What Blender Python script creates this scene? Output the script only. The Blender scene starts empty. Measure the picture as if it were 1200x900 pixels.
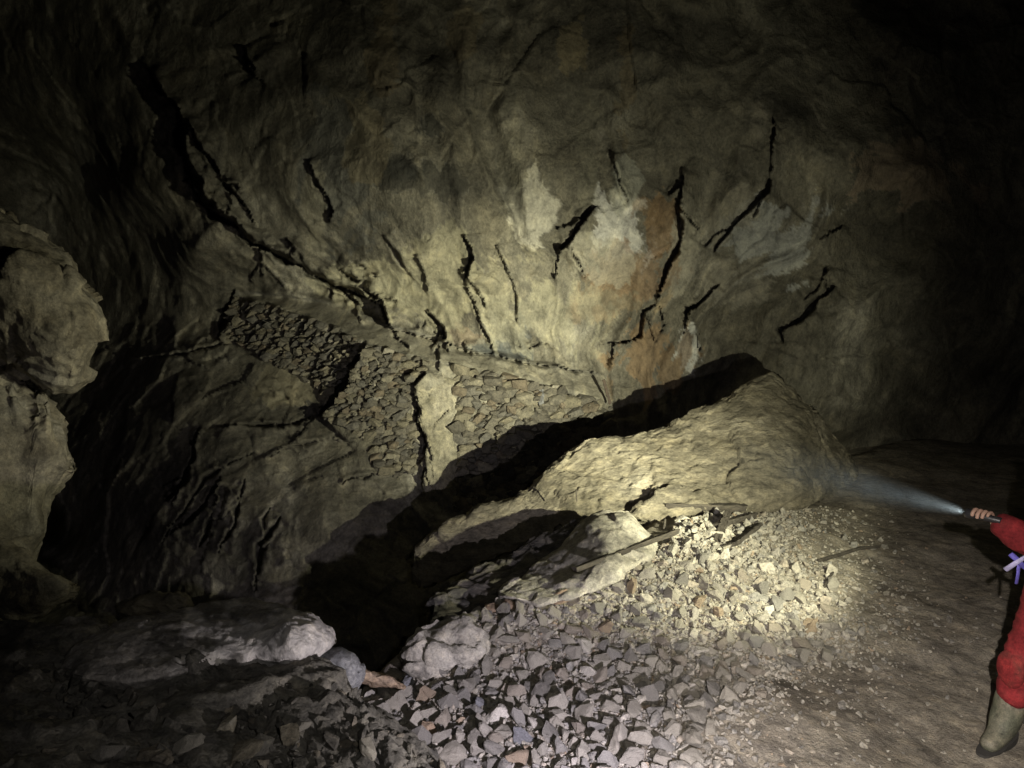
import bpy, bmesh, math, random
import numpy as np
from mathutils import Vector, Matrix

random.seed(7)
rng = np.random.default_rng(7)
scene = bpy.context.scene
C = scene.collection
R = math.radians

# ------------------------------------------------------------------ camera maths
CAM = np.array([0.0, 0.0, 2.3])
PITCH = R(10)
FPX = 800.0
FW = np.array([0, math.cos(PITCH), -math.sin(PITCH)])
UP = np.array([0, math.sin(PITCH), math.cos(PITCH)])
RT = np.array([1.0, 0, 0])

def ray(u, v):
    u = np.asarray(u, float); v = np.asarray(v, float)
    return FW + ((u - 600) / FPX)[..., None] * RT - ((v - 450) / FPX)[..., None] * UP

def P(u, v, d):
    """world point seen in direction (u, v) at distance d along the view axis"""
    return CAM + np.asarray(d, float)[..., None] * ray(u, v)

def PZ(u, v, z):
    r = ray(u, v)
    d = (np.asarray(z, float) - CAM[2]) / r[..., 2]
    return CAM + d[..., None] * r

def project(p):
    q = np.asarray(p) - CAM
    d = q @ FW
    return 600 + FPX * (q @ RT) / d, 450 - FPX * (q @ UP) / d, d

# ------------------------------------------------------------------ noise (numpy)
def _hash(ix, iy, iz, seed):
    h = (ix.astype(np.int64) * 374761393 + iy.astype(np.int64) * 668265263 + iz.astype(np.int64) * 2147483647 + seed * 974711) & 0xFFFFFFFF
    h = ((h ^ (h >> 13)) * 1274126177) & 0xFFFFFFFF
    h = ((h ^ (h >> 15)) * 2246822519) & 0xFFFFFFFF
    return ((h ^ (h >> 16)) & 0xFFFFFF) / float(0xFFFFFF)

def vnoise(p, seed=0):
    i = np.floor(p).astype(np.int64); f = p - i
    w = f * f * f * (f * (f * 6 - 15) + 10)
    out = np.zeros(len(p))
    for dx in (0, 1):
        for dy in (0, 1):
            for dz in (0, 1):
                k = np.where(dx, w[:, 0], 1 - w[:, 0]) * np.where(dy, w[:, 1], 1 - w[:, 1]) * np.where(dz, w[:, 2], 1 - w[:, 2])
                out += k * _hash(i[:, 0] + dx, i[:, 1] + dy, i[:, 2] + dz, seed)
    return out * 2 - 1

ROT = np.array([[0.80, 0.36, -0.48], [-0.6, 0.48, -0.64], [0.0, 0.8, 0.6]])

def fbm(p, octv=4, seed=0, gain=0.5, lac=2.07):
    a, t, s = 1.0, np.zeros(len(p)), 0.0
    for o in range(octv):
        t += a * vnoise(p, seed + o * 17); s += a
        a *= gain; p = (p * lac) @ ROT.T + 3.7
    return t / s

def ridged(p, octv=4, seed=0, gain=0.5, lac=2.07):
    a, t, s = 1.0, np.zeros(len(p)), 0.0
    for o in range(octv):
        t += a * (1 - np.abs(vnoise(p, seed + o * 17)) * 2); s += a
        a *= gain; p = (p * lac) @ ROT.T + 3.7
    return t / s

def facets(p, seed=0, tilt=0.5):
    """blocky broken-rock relief: every Voronoi cell is a tilted plane"""
    i = np.floor(p).astype(np.int64)
    best = np.full(len(p), 1e9); h = np.zeros(len(p))
    for dx in (-1, 0, 1):
        for dy in (-1, 0, 1):
            for dz in (-1, 0, 1):
                cx, cy, cz = i[:, 0] + dx, i[:, 1] + dy, i[:, 2] + dz
                q = np.stack([cx + _hash(cx, cy, cz, seed), cy + _hash(cx, cy, cz, seed + 1), cz + _hash(cx, cy, cz, seed + 2)], 1)
                e = p - q
                dd = (e * e).sum(1)
                g = np.stack([_hash(cx, cy, cz, seed + 3), _hash(cx, cy, cz, seed + 4), _hash(cx, cy, cz, seed + 5)], 1) - 0.5
                hh = (e * g).sum(1) * 2 * tilt + (_hash(cx, cy, cz, seed + 6) - 0.5) * 0.5
                m = dd < best
                best = np.where(m, dd, best); h = np.where(m, hh, h)
    return h

def rbf(pts, vals, smooth=1e-6):
    """linear radial interpolation through scattered points (2-D), with a plane"""
    pts = np.asarray(pts, float); vals = np.asarray(vals, float)
    n = len(pts)
    K = np.linalg.norm(pts[:, None] - pts[None], axis=2) - smooth * np.eye(n)
    A = np.zeros((n + 3, n + 3)); A[:n, :n] = K
    A[:n, n] = 1; A[:n, n + 1:] = pts; A[n, :n] = 1; A[n + 1:, :n] = pts.T
    w = np.linalg.solve(A, np.concatenate([vals, np.zeros(3)]))
    def f(x, y):
        x = np.asarray(x, float); sh = x.shape
        q = np.stack([x.ravel(), np.asarray(y, float).ravel()], 1)
        out = np.zeros(len(q))
        for k in range(0, len(q), 60000):
            b = q[k:k + 60000]
            D = np.sqrt(((b[:, None] - pts[None]) ** 2).sum(2))
            out[k:k + 60000] = D @ w[:n] + w[n] + b @ w[n + 1:]
        return out.reshape(sh)
    return f

def sstep(a, b, x):
    t = np.clip((x - a) / (b - a), 0, 1)
    return t * t * (3 - 2 * t)

def polydist(u, v, line):
    """distance to a polyline and the sign of the side (positive = left of travel in picture axes)"""
    best = np.full(np.shape(u), 1e9); side = np.zeros(np.shape(u)); par = np.zeros(np.shape(u))
    n = len(line) - 1
    for k in range(n):
        a, b = np.array(line[k], float)[:2], np.array(line[k + 1], float)[:2]
        ab = b - a; L2 = ab @ ab
        t = np.clip(((u - a[0]) * ab[0] + (v - a[1]) * ab[1]) / L2, 0, 1)
        dx, dy = u - a[0] - t * ab[0], v - a[1] - t * ab[1]
        d = np.hypot(dx, dy); cr = ab[0] * dy - ab[1] * dx
        m = d < best
        best = np.where(m, d, best); side = np.where(m, np.sign(cr), side); par = np.where(m, (k + t) / n, par)
    return best, side, par

def inside(u, v, poly):
    u = np.asarray(u); v = np.asarray(v); c = np.zeros(u.shape, bool)
    j = len(poly) - 1
    for i in range(len(poly)):
        (x1, y1), (x2, y2) = poly[i], poly[j]
        if y1 != y2:
            c ^= ((y1 > v) != (y2 > v)) & (u < (x2 - x1) * (v - y1) / (y2 - y1) + x1)
        j = i
    return c

# ------------------------------------------------------------------ object helpers
def link(name, me, mat=None, parent=None):
    o = bpy.data.objects.new(name, me)
    C.objects.link(o)
    if mat: me.materials.append(mat)
    if parent: o.parent = parent
    return o

def np_mesh(name, verts, faces, smooth=True):
    me = bpy.data.meshes.new(name)
    verts = np.asarray(verts, np.float32)
    faces = np.asarray(faces, np.int32)
    k = faces.shape[1]
    me.vertices.add(len(verts)); me.vertices.foreach_set('co', verts.ravel())
    me.loops.add(faces.size); me.loops.foreach_set('vertex_index', faces.ravel())
    me.polygons.add(len(faces))
    me.polygons.foreach_set('loop_start', np.arange(0, faces.size, k, dtype=np.int32))
    me.polygons.foreach_set('use_smooth', np.full(len(faces), smooth))
    me.update(calc_edges=True); me.validate()
    return me

def grid_faces(nu, nv, flip=False):
    a = (np.arange(nv - 1)[:, None] * nu + np.arange(nu - 1)[None]).ravel()
    f = np.stack([a, a + nu, a + nu + 1, a + 1], 1)
    return f[:, ::-1] if flip else f

def tag(o, label=None, cat=None, group=None, kind=None):
    if label: o['label'] = label
    if cat: o['category'] = cat
    if group: o['group'] = group
    if kind: o['kind'] = kind
    return o

# ------------------------------------------------------------------ materials
def nodes_of(m):
    m.use_nodes = True
    nt = m.node_tree; nt.nodes.clear()
    return nt, nt.nodes, nt.links

def ramp(nd, stops):
    cr = nd.color_ramp
    while len(cr.elements) > 1: cr.elements.remove(cr.elements[-1])
    cr.elements[0].position = stops[0][0]; cr.elements[0].color = (*stops[0][1], 1)
    for p, c in stops[1:]:
        e = cr.elements.new(p); e.color = (*c, 1)

def rock_mat(name, cols, scale=1.0, bump=0.6, rand=None, stain_or_lit=False, stretch=(1, 1, 1), fine=1.0, palette=None, rough=0.9, bumpdist=0.02, flow=False):
    m = bpy.data.materials.new(name)
    nt, N, L = nodes_of(m)
    out = N.new('ShaderNodeOutputMaterial'); bs = N.new('ShaderNodeBsdfPrincipled')
    bs.inputs['Roughness'].default_value = rough
    bs.inputs['Specular IOR Level'].default_value = 0.25
    L.new(bs.outputs[0], out.inputs[0])
    tc = N.new('ShaderNodeTexCoord'); mp = N.new('ShaderNodeMapping')
    mp.inputs['Scale'].default_value = stretch
    L.new(tc.outputs['Object'], mp.inputs[0])
    vec = mp.outputs[0]
    rnd = None
    if rand == 'object':
        oi = N.new('ShaderNodeObjectInfo'); rnd = oi.outputs['Random']
    elif rand == 'island':
        ge = N.new('ShaderNodeNewGeometry'); rnd = ge.outputs['Random Per Island']
    if rnd:
        ad = N.new('ShaderNodeVectorMath'); ad.operation = 'ADD'
        ml = N.new('ShaderNodeVectorMath'); ml.operation = 'SCALE'
        cx = N.new('ShaderNodeCombineXYZ'); L.new(rnd, cx.inputs[0]); L.new(rnd, cx.inputs[1])
        ml.inputs['Scale'].default_value = 37.0
        L.new(cx.outputs[0], ml.inputs[0]); L.new(vec, ad.inputs[0]); L.new(ml.outputs[0], ad.inputs[1])
        vec = ad.outputs[0]
    fvec = vec
    if flow:
        fa = N.new('ShaderNodeAttribute'); fa.attribute_name = 'flow'; fvec = fa.outputs['Vector']
    def noise(s, det=6, ro=0.6, dist=0.0, along=False):
        n = N.new('ShaderNodeTexNoise'); n.inputs['Scale'].default_value = s * scale
        n.inputs['Detail'].default_value = det; n.inputs['Roughness'].default_value = ro
        n.inputs['Distortion'].default_value = dist
        L.new(fvec if along else vec, n.inputs['Vector']); return n.outputs['Fac']
    def mix(a, b, fac, mode='MIX', f=None):
        x = N.new('ShaderNodeMix'); x.data_type = 'RGBA'; x.blend_type = mode
        if f is not None: x.inputs[0].default_value = f
        else: L.new(fac, x.inputs[0])
        for sock, val in ((6, a), (7, b)):
            if isinstance(val, tuple): x.inputs[sock].default_value = (*val, 1)
            else: L.new(val, x.inputs[sock])
        return x.outputs[2]
    n1 = noise(1.1, 8, 0.62, 0.35, True)
    r1 = N.new('ShaderNodeValToRGB'); k = len(cols)
    ramp(r1, [(0.30 + 0.42 * i / max(1, k - 1), c) for i, c in enumerate(cols)])
    L.new(n1, r1.inputs[0]); col = r1.outputs[0]
    if palette:
        rp = N.new('ShaderNodeValToRGB'); rp.color_ramp.interpolation = 'CONSTANT'
        ramp(rp, palette); L.new(rnd, rp.inputs[0])
        col = mix(col, rp.outputs[0], None, 'MIX', 0.62)
    n2 = noise(7.0, 8, 0.7, 0.2)
    r2 = N.new('ShaderNodeValToRGB'); ramp(r2, [(0.33, (0.55, 0.55, 0.56)), (0.5, (1, 1, 1)), (0.68, (1.35, 1.32, 1.25))])
    L.new(n2, r2.inputs[0])
    col = mix(col, r2.outputs[0], None, 'MULTIPLY', 0.85 * fine)
    n3 = noise(34.0, 5, 0.65)
    r3 = N.new('ShaderNodeValToRGB'); ramp(r3, [(0.35, (0.6, 0.6, 0.6)), (0.55, (1, 1, 1)), (0.7, (1.25, 1.25, 1.22))])
    L.new(n3, r3.inputs[0])
    col = mix(col, r3.outputs[0], None, 'MULTIPLY', 0.7 * fine)
    n5 = noise(2.7, 7, 0.66, 0.8, True)
    r5 = N.new('ShaderNodeValToRGB'); ramp(r5, [(0.34, (0.5, 0.5, 0.52)), (0.47, (0.95, 0.95, 0.95)), (0.53, (1.0, 1.0, 1.0)), (0.66, (1.45, 1.42, 1.34))])
    L.new(n5, r5.inputs[0])
    col = mix(col, r5.outputs[0], None, 'MULTIPLY', 0.8 * fine)
    if stain_or_lit:
        at = N.new('ShaderNodeAttribute'); at.attribute_name = 'stain_or_lit'
        am = N.new('ShaderNodeAttribute'); am.attribute_name = 'stain_or_lit_amount'
        s2 = mix(at.outputs['Color'], r2.outputs[0], None, 'MULTIPLY', 0.7)
        s2 = mix(s2, r5.outputs[0], None, 'MULTIPLY', 0.85)
        s2 = mix(s2, r3.outputs[0], None, 'MULTIPLY', 0.4)
        col = mix(col, s2, am.outputs['Fac'])
    L.new(col, bs.inputs['Base Color'])
    # relief
    ma = N.new('ShaderNodeMath'); ma.operation = 'MULTIPLY_ADD'; ma.inputs[1].default_value = 0.3
    L.new(n3, ma.inputs[0]); L.new(n2, ma.inputs[2])
    n4 = noise(110.0, 4, 0.7)
    mb = N.new('ShaderNodeMath'); mb.operation = 'MULTIPLY_ADD'; mb.inputs[1].default_value = 0.1
    L.new(n4, mb.inputs[0]); L.new(ma.outputs[0], mb.inputs[2])
    bp = N.new('ShaderNodeBump'); bp.inputs['Strength'].default_value = bump; bp.inputs['Distance'].default_value = bumpdist * 3 / scale ** 0.5
    L.new(mb.outputs[0], bp.inputs['Height']); L.new(bp.outputs[0], bs.inputs['Normal'])
    return m

def plain_mat(name, col, rough=0.7, var=0.25, nscale=25, bump=0.2, metal=0.0, emit=None, estr=0):
    m = bpy.data.materials.new(name)
    nt, N, L = nodes_of(m)
    out = N.new('ShaderNodeOutputMaterial'); bs = N.new('ShaderNodeBsdfPrincipled')
    bs.inputs['Roughness'].default_value = rough; bs.inputs['Metallic'].default_value = metal
    L.new(bs.outputs[0], out.inputs[0])
    tc = N.new('ShaderNodeTexCoord'); n = N.new('ShaderNodeTexNoise'); n.inputs['Scale'].default_value = nscale
    n.inputs['Detail'].default_value = 6; L.new(tc.outputs['Object'], n.inputs['Vector'])
    r = N.new('ShaderNodeValToRGB')
    ramp(r, [(0.3, tuple(c * (1 - var) for c in col)), (0.7, tuple(min(1, c * (1 + var)) for c in col))])
    L.new(n.outputs['Fac'], r.inputs[0]); L.new(r.outputs[0], bs.inputs['Base Color'])
    bp = N.new('ShaderNodeBump'); bp.inputs['Strength'].default_value = bump; bp.inputs['Distance'].default_value = 0.01
    L.new(n.outputs['Fac'], bp.inputs['Height']); L.new(bp.outputs[0], bs.inputs['Normal'])
    if emit:
        bs.inputs['Emission Color'].default_value = (*emit, 1); bs.inputs['Emission Strength'].default_value = estr
    return m

GREYBROWN = [(0.075, 0.068, 0.056), (0.15, 0.132, 0.10), (0.25, 0.225, 0.175), (0.34, 0.31, 0.25)]
M_wall = rock_mat('cave_rock', [(0.05, 0.047, 0.04), (0.13, 0.12, 0.096), (0.205, 0.192, 0.156), (0.40, 0.38, 0.325)], 1.0, 0.65, stain_or_lit=True, stretch=(1.15, 1.0, 0.85), bumpdist=0.03, flow=True, fine=1.0)
M_slab = rock_mat('slab_rock', [(0.105, 0.094, 0.07), (0.165, 0.147, 0.11), (0.22, 0.197, 0.15), (0.31, 0.283, 0.225)], 1.6, 0.7, stretch=(0.8, 1, 1.8))
M_boulder = rock_mat('pale_rock', [(0.30, 0.283, 0.24), (0.39, 0.365, 0.31), (0.47, 0.445, 0.38), (0.54, 0.51, 0.45)], 3.0, 0.6)
M_dark = rock_mat('dark_flaky_rock', [(0.05, 0.047, 0.045), (0.10, 0.095, 0.085), (0.17, 0.155, 0.13), (0.26, 0.24, 0.2)], 4.0, 0.8, stretch=(0.6, 1, 3.0))
M_outcrop = rock_mat('outcrop_rock', [(0.15, 0.13, 0.095), (0.24, 0.215, 0.165), (0.31, 0.285, 0.23), (0.40, 0.375, 0.32)], 1.6, 0.5)
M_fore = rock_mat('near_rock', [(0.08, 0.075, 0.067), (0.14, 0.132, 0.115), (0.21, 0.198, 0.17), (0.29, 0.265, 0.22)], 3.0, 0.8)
M_nose = rock_mat('near_boulder_rock', [(0.10, 0.095, 0.088), (0.16, 0.15, 0.138), (0.30, 0.28, 0.26), (0.48, 0.45, 0.42)], 2.2, 0.7, stain_or_lit=True)
M_ground = rock_mat('dirt', [(0.18, 0.158, 0.125), (0.25, 0.222, 0.178), (0.31, 0.28, 0.228), (0.37, 0.335, 0.275)], 2.4, 0.7)
M_buttress = rock_mat('buttress_rock', [(0.13, 0.12, 0.09), (0.2, 0.185, 0.14), (0.26, 0.24, 0.19), (0.32, 0.30, 0.245)], 2.4, 0.5)
M_path = rock_mat('path_mud', [(0.17, 0.155, 0.118), (0.21, 0.19, 0.148), (0.245, 0.222, 0.175)], 2.0, 0.4, fine=0.6)
STONE_PAL = [(0.0, (0.2, 0.192, 0.18)), (0.12, (0.34, 0.32, 0.28)), (0.34, (0.42, 0.39, 0.33)), (0.54, (0.29, 0.283, 0.27)), (0.66, (0.48, 0.45, 0.385)), (0.80, (0.38, 0.33, 0.27)), (0.91, (0.46, 0.43, 0.38)), (0.965, (0.36, 0.26, 0.17))]
STONE_COL = [(0.22, 0.205, 0.175), (0.31, 0.29, 0.245), (0.39, 0.365, 0.31)]
M_stone = rock_mat('rubble_stone', STONE_COL, 9.0, 0.7, rand='object', palette=STONE_PAL)
M_gravel = rock_mat('rubble_gravel', STONE_COL, 9.0, 0.7, rand='island', palette=STONE_PAL)
M_orange = rock_mat('rust_stone', [(0.25, 0.19, 0.13), (0.35, 0.26, 0.18), (0.43, 0.34, 0.25)], 9.0, 0.6, rand='object')
M_white = rock_mat('white_stone', [(0.42, 0.40, 0.35), (0.55, 0.52, 0.46), (0.66, 0.63, 0.57)], 9.0, 0.6, rand='object')
M_blue = rock_mat('slate_stone', [(0.17, 0.172, 0.185), (0.25, 0.253, 0.27), (0.33, 0.332, 0.345)], 9.0, 0.7, rand='object')
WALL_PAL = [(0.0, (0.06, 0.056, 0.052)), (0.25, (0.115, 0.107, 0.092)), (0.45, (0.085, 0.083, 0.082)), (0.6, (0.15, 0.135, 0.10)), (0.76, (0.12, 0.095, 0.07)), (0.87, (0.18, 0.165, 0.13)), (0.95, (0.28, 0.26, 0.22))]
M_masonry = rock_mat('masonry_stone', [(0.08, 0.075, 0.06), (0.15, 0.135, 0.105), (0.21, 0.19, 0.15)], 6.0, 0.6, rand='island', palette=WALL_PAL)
M_wood = rock_mat('old_timber', [(0.05, 0.044, 0.037), (0.085, 0.075, 0.063), (0.13, 0.115, 0.095)], 5.0, 0.7, stretch=(0.5, 6, 6))
M_iron = plain_mat('rusty_iron', (0.05, 0.035, 0.025), 0.8)
M_rag = plain_mat('pale_rag', (0.13, 0.13, 0.135), 0.9)

# ------------------------------------------------------------------ camera, world, view
cam = bpy.data.cameras.new('camera'); cam.sensor_width = 36; cam.lens = FPX / 1200 * 36
cam.clip_end = 200; cam.clip_start = 0.02
co = bpy.data.objects.new('camera', cam); C.objects.link(co)
co.location = CAM; co.rotation_euler = (math.pi / 2 - PITCH, 0, 0)
scene.camera = co
w = bpy.data.worlds.new('World'); scene.world = w; w.use_nodes = True
w.node_tree.nodes['Background'].inputs[0].default_value = (0.6, 0.7, 1.0, 1)
w.node_tree.nodes['Background'].inputs[1].default_value = 0.0          # underground: no sky reaches in
scene.view_settings.view_transform = 'Standard'; scene.view_settings.look = 'None'
scene.view_settings.exposure = 0.0; scene.view_settings.gamma = 1.0
scene.cycles.max_bounces = 4; scene.cycles.diffuse_bounces = 3
scene.cycles.volume_bounces = 0
scene.cycles.use_denoising = True

# ------------------------------------------------------------------ cave wall (one sheet of rock)
INNER = [(280, 343, 10.75), (330, 347, 10.2), (400, 358, 9.55), (440, 378, 9.1), (500, 395, 8.95), (560, 414, 8.85), (640, 430, 8.85), (712, 441, 8.95)]
OUTER = [(270, 346, 10.4), (330, 362, 9.7), (400, 386, 8.95), (427, 402, 8.65), (480, 415, 8.5), (540, 430, 8.4), (620, 446, 8.45), (700, 469, 8.5), (714, 474, 8.6)]
WP = []
def _dense(line, dv=0, dd=0.0):
    for a, b in zip(line[:-1], line[1:]):
        for t in (0, 0.5):
            WP.append((a[0] + (b[0] - a[0]) * t, a[1] + (b[1] - a[1]) * t + dv, a[2] + (b[2] - a[2]) * t + dd))
    WP.append((line[-1][0], line[-1][1] + dv, line[-1][2] + dd))
_dense(INNER); _dense(OUTER)
WP += [(330, 378, 9.65), (400, 402, 8.85), (480, 432, 8.4), (540, 447, 8.35), (620, 463, 8.4), (690, 484, 8.45)]   # masonry drop
WP += [  # lower left flank
    (265, 400, 10.2), (300, 420, 9.6), (360, 430, 9.2), (280, 480, 8.9), (360, 480, 8.7), (420, 470, 8.45), (440, 520, 8.2), (440, 560, 7.9), (500, 500, 8.25), (500, 570, 8.0),
    (250, 520, 8.6), (230, 590, 8.2), (300, 600, 7.6), (380, 600, 7.4), (320, 660, 7.2), (380, 690, 6.9), (220, 660, 7.6), (430, 640, 7.3), (560, 560, 8.2), (640, 520, 8.4), (700, 520, 8.5),
    (150, 560, 9.2), (100, 560, 10.1), (120, 640, 9.0), (165, 640, 8.35), (160, 480, 9.8), (200, 430, 10.0), (60, 450, 12), (60, 620, 10.5), (110, 430, 11.8), (130, 390, 12.0), (200, 360, 10.9), (235, 352, 10.6), (150, 300, 11.6), (80, 330, 13.2),
    (250, 320, 10.3), (200, 260, 10.0), (230, 290, 9.6), (280, 310, 9.9), (190, 220, 9.3), (150, 220, 10.1), (190, 150, 8.95),
    (430, 760, 6.4), (500, 760, 6.4), (300, 760, 6.6), (150, 720, 8.2), (600, 640, 7.9), (600, 760, 7.0), (700, 620, 8.4), (300, 1000, 5.5), (600, 1000, 6), (0, 800, 7), (900, 1000, 7), (1200, 1000, 7),
    # upper mass: bulges out over the path
    (360, 330, 9.8), (420, 352, 9.3), (470, 375, 9.0), (540, 400, 8.85), (620, 418, 8.75), (690, 432, 8.8), (430, 320, 9.1), (500, 360, 8.9), (600, 390, 8.75), (700, 410, 8.75),
    (280, 255, 8.75), (330, 290, 8.85), (225, 160, 8.75), (262, 215, 8.7), (180, 70, 8.9), (250, 60, 8.5), (340, 160, 8.2), (400, 250, 8.25), (500, 280, 7.95), (500, 180, 7.75), (400, 60, 8.15), (600, 120, 7.75), (600, 250, 7.8), (560, 330, 8.3), (430, 300, 8.6),
    (700, 300, 8.15), (700, 200, 7.85), (760, 250, 8.0), (780, 350, 8.45), (740, 390, 8.65), (740, 450, 8.9), (800, 420, 8.8), (850, 400, 8.65), (850, 300, 8.2), (905, 430, 8.6), (920, 300, 8.1), (950, 380, 8.4), (960, 450, 8.5), (640, 370, 8.5),
    (900, 200, 8.0), (800, 120, 7.9), (1000, 300, 8.3), (1050, 420, 8.6), (1080, 200, 8.1), (1130, 300, 8.4), (1200, 400, 8.6), (1000, 520, 8.9), (1100, 540, 9.0), (1200, 540, 9.0), (900, 520, 8.7), (800, 520, 8.7), (800, 700, 8.5), (1100, 700, 8.5),
    (1000, 100, 8.3), (1200, 150, 8.3), (0, 0, 10.2), (100, 100, 9.6), (0, 150, 11.2), (60, 230, 12.8), (100, 200, 11.2), (160, 130, 9.2), (110, 20, 9.2), (300, 0, 8.6), (600, 0, 8.2), (900, 0, 8.4), (1200, 0, 8.4),
    (600, -400, 7.4), (0, -400, 8), (1200, -400, 7.4), (-500, 0, 8), (-500, 450, 9), (-500, 900, 6), (1700, 0, 6.5), (1700, 450, 7), (1700, 800, 6)]
_wf = rbf([(a[0], a[1]) for a in WP], [a[2] for a in WP])

us = np.concatenate([np.arange(-620, -20, 14), np.arange(-20, 1222, 2.0), np.arange(1222, 1900, 14)])
vs_ = np.concatenate([np.arange(-520, -20, 14), np.arange(-20, 790, 2.0), np.arange(790, 1000, 14)])
U, V = np.meshgrid(us, vs_)
nu, nv = len(us), len(vs_)
u, v = U.ravel(), V.ravel()
D0 = _wf(u, v)
innv = np.interp(u, [a[0] for a in INNER], [a[1] for a in INNER]); outv = np.interp(u, [a[0] for a in OUTER], [a[1] for a in OUTER])
on_path = sstep(268, 290, u) * (1 - sstep(705, 722, u)) * sstep(-4, 2, v - innv) * (1 - sstep(-2, 3, v - outv))
# the great overhanging mass ends along this crack; left of it the rock stands back
C1 = [(150, 60), (165, 75), (185, 100), (205, 125), (212, 180), (222, 215), (250, 245), (285, 275), (330, 303), (380, 325), (420, 345), (447, 362), (459, 388)]
wob = fbm(np.stack([u / 34, v / 34, 0 * u], 1), 5, 91, 0.5) * 7
wob2 = fbm(np.stack([u / 34, v / 34, 0 * u + 9], 1), 5, 92, 0.5) * 7
uw, vw = u + wob, v + wob2
d1, s1, par1 = polydist(uw, vw, C1)
left_side = (s1 > 0)
pw = P(u, v, D0)
lower = sstep(0, 25, v - np.interp(u, [0, 270, 330, 400, 427, 480, 540, 620, 700, 1200], [380, 346, 362, 386, 402, 415, 430, 446, 469, 520]))
lower = np.maximum(lower, (1 - sstep(230, 275, u)) * sstep(350, 400, v))
upper = 1 - lower
flow = np.stack([pw[:, 0] * 1.7 + 0.35 * pw[:, 2], pw[:, 1] * 0.8, pw[:, 2] * 0.75 - 0.4 * pw[:, 0]], 1)
HUB = P(690, 640, 8.5)
def hub_coords(p):
    dx, dz = p[:, 0] - HUB[0], p[:, 2] - HUB[2]
    return np.arctan2(dx, np.abs(dz) + 0.3), np.hypot(dx, dz)
phi, rr0 = hub_coords(pw)
bend = 0.16 * fbm(pw * 0.7, 3, 81)
fc = np.stack([(phi + bend) * 4.6, rr0 * 0.42, pw[:, 1] * 0.25], 1)
fold = ridged(fc, 3, 21, 0.45)
fold2 = 1 - np.abs(vnoise(fc * np.array([2.3, 1.5, 1]) + 5, 35)) * 2
disp = 0.36 * fbm(pw * 0.5, 3, 5) + upper * (0.15 * fold + 0.06 * fold2 + 0.10 * fbm(pw * 1.3, 3, 33))
disp += upper * (0.10 * facets(pw * np.array([1.1, 1, 0.8]) + 0.2 * fbm(pw * 1.4, 3, 8)[:, None], 44) + 0.035 * facets(pw * np.array([2.9, 2.5, 2.1]) + 0.2 * fbm(pw * 3, 3, 88)[:, None], 244, 0.8))
disp += lower * (0.17 * facets(pw * 1.15 + 0.2 * fbm(pw * 1.5, 2, 8)[:, None], 61, 0.8) + 0.06 * facets(pw * 3.1 + 0.2 * fbm(pw * 3, 2, 18)[:, None], 71, 0.8))
disp += (0.018 + 0.014 * lower) * fbm(pw * 4.0, 4, 12, 0.55) + (0.010 + 0.014 * lower) * facets(pw * 4.2 + 0.3 * fbm(pw * 4, 2, 28)[:, None], 144, 0.9)
damp = 1 - 0.93 * on_path
mas = (inside(u, v, [(270, 346), (330, 362), (400, 386), (427, 402), (480, 415), (540, 430), (620, 446), (714, 474), (700, 560), (540, 600), (500, 560), (430, 540), (370, 480), (265, 400)])).astype(float)
damp *= 1 - 0.75 * mas
D = D0 - disp * damp + on_path * 0.012 * fbm(pw * 6, 3, 77)
D += np.where(left_side & (u < 480), 0.2 * np.exp(-(d1 / 40) ** 2), 0.0) * sstep(0.02, 0.12, par1) * (1 - sstep(-12, 2, v - innv) * sstep(255, 275, u)) * (1 - sstep(-30, 60, v - innv))
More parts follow.
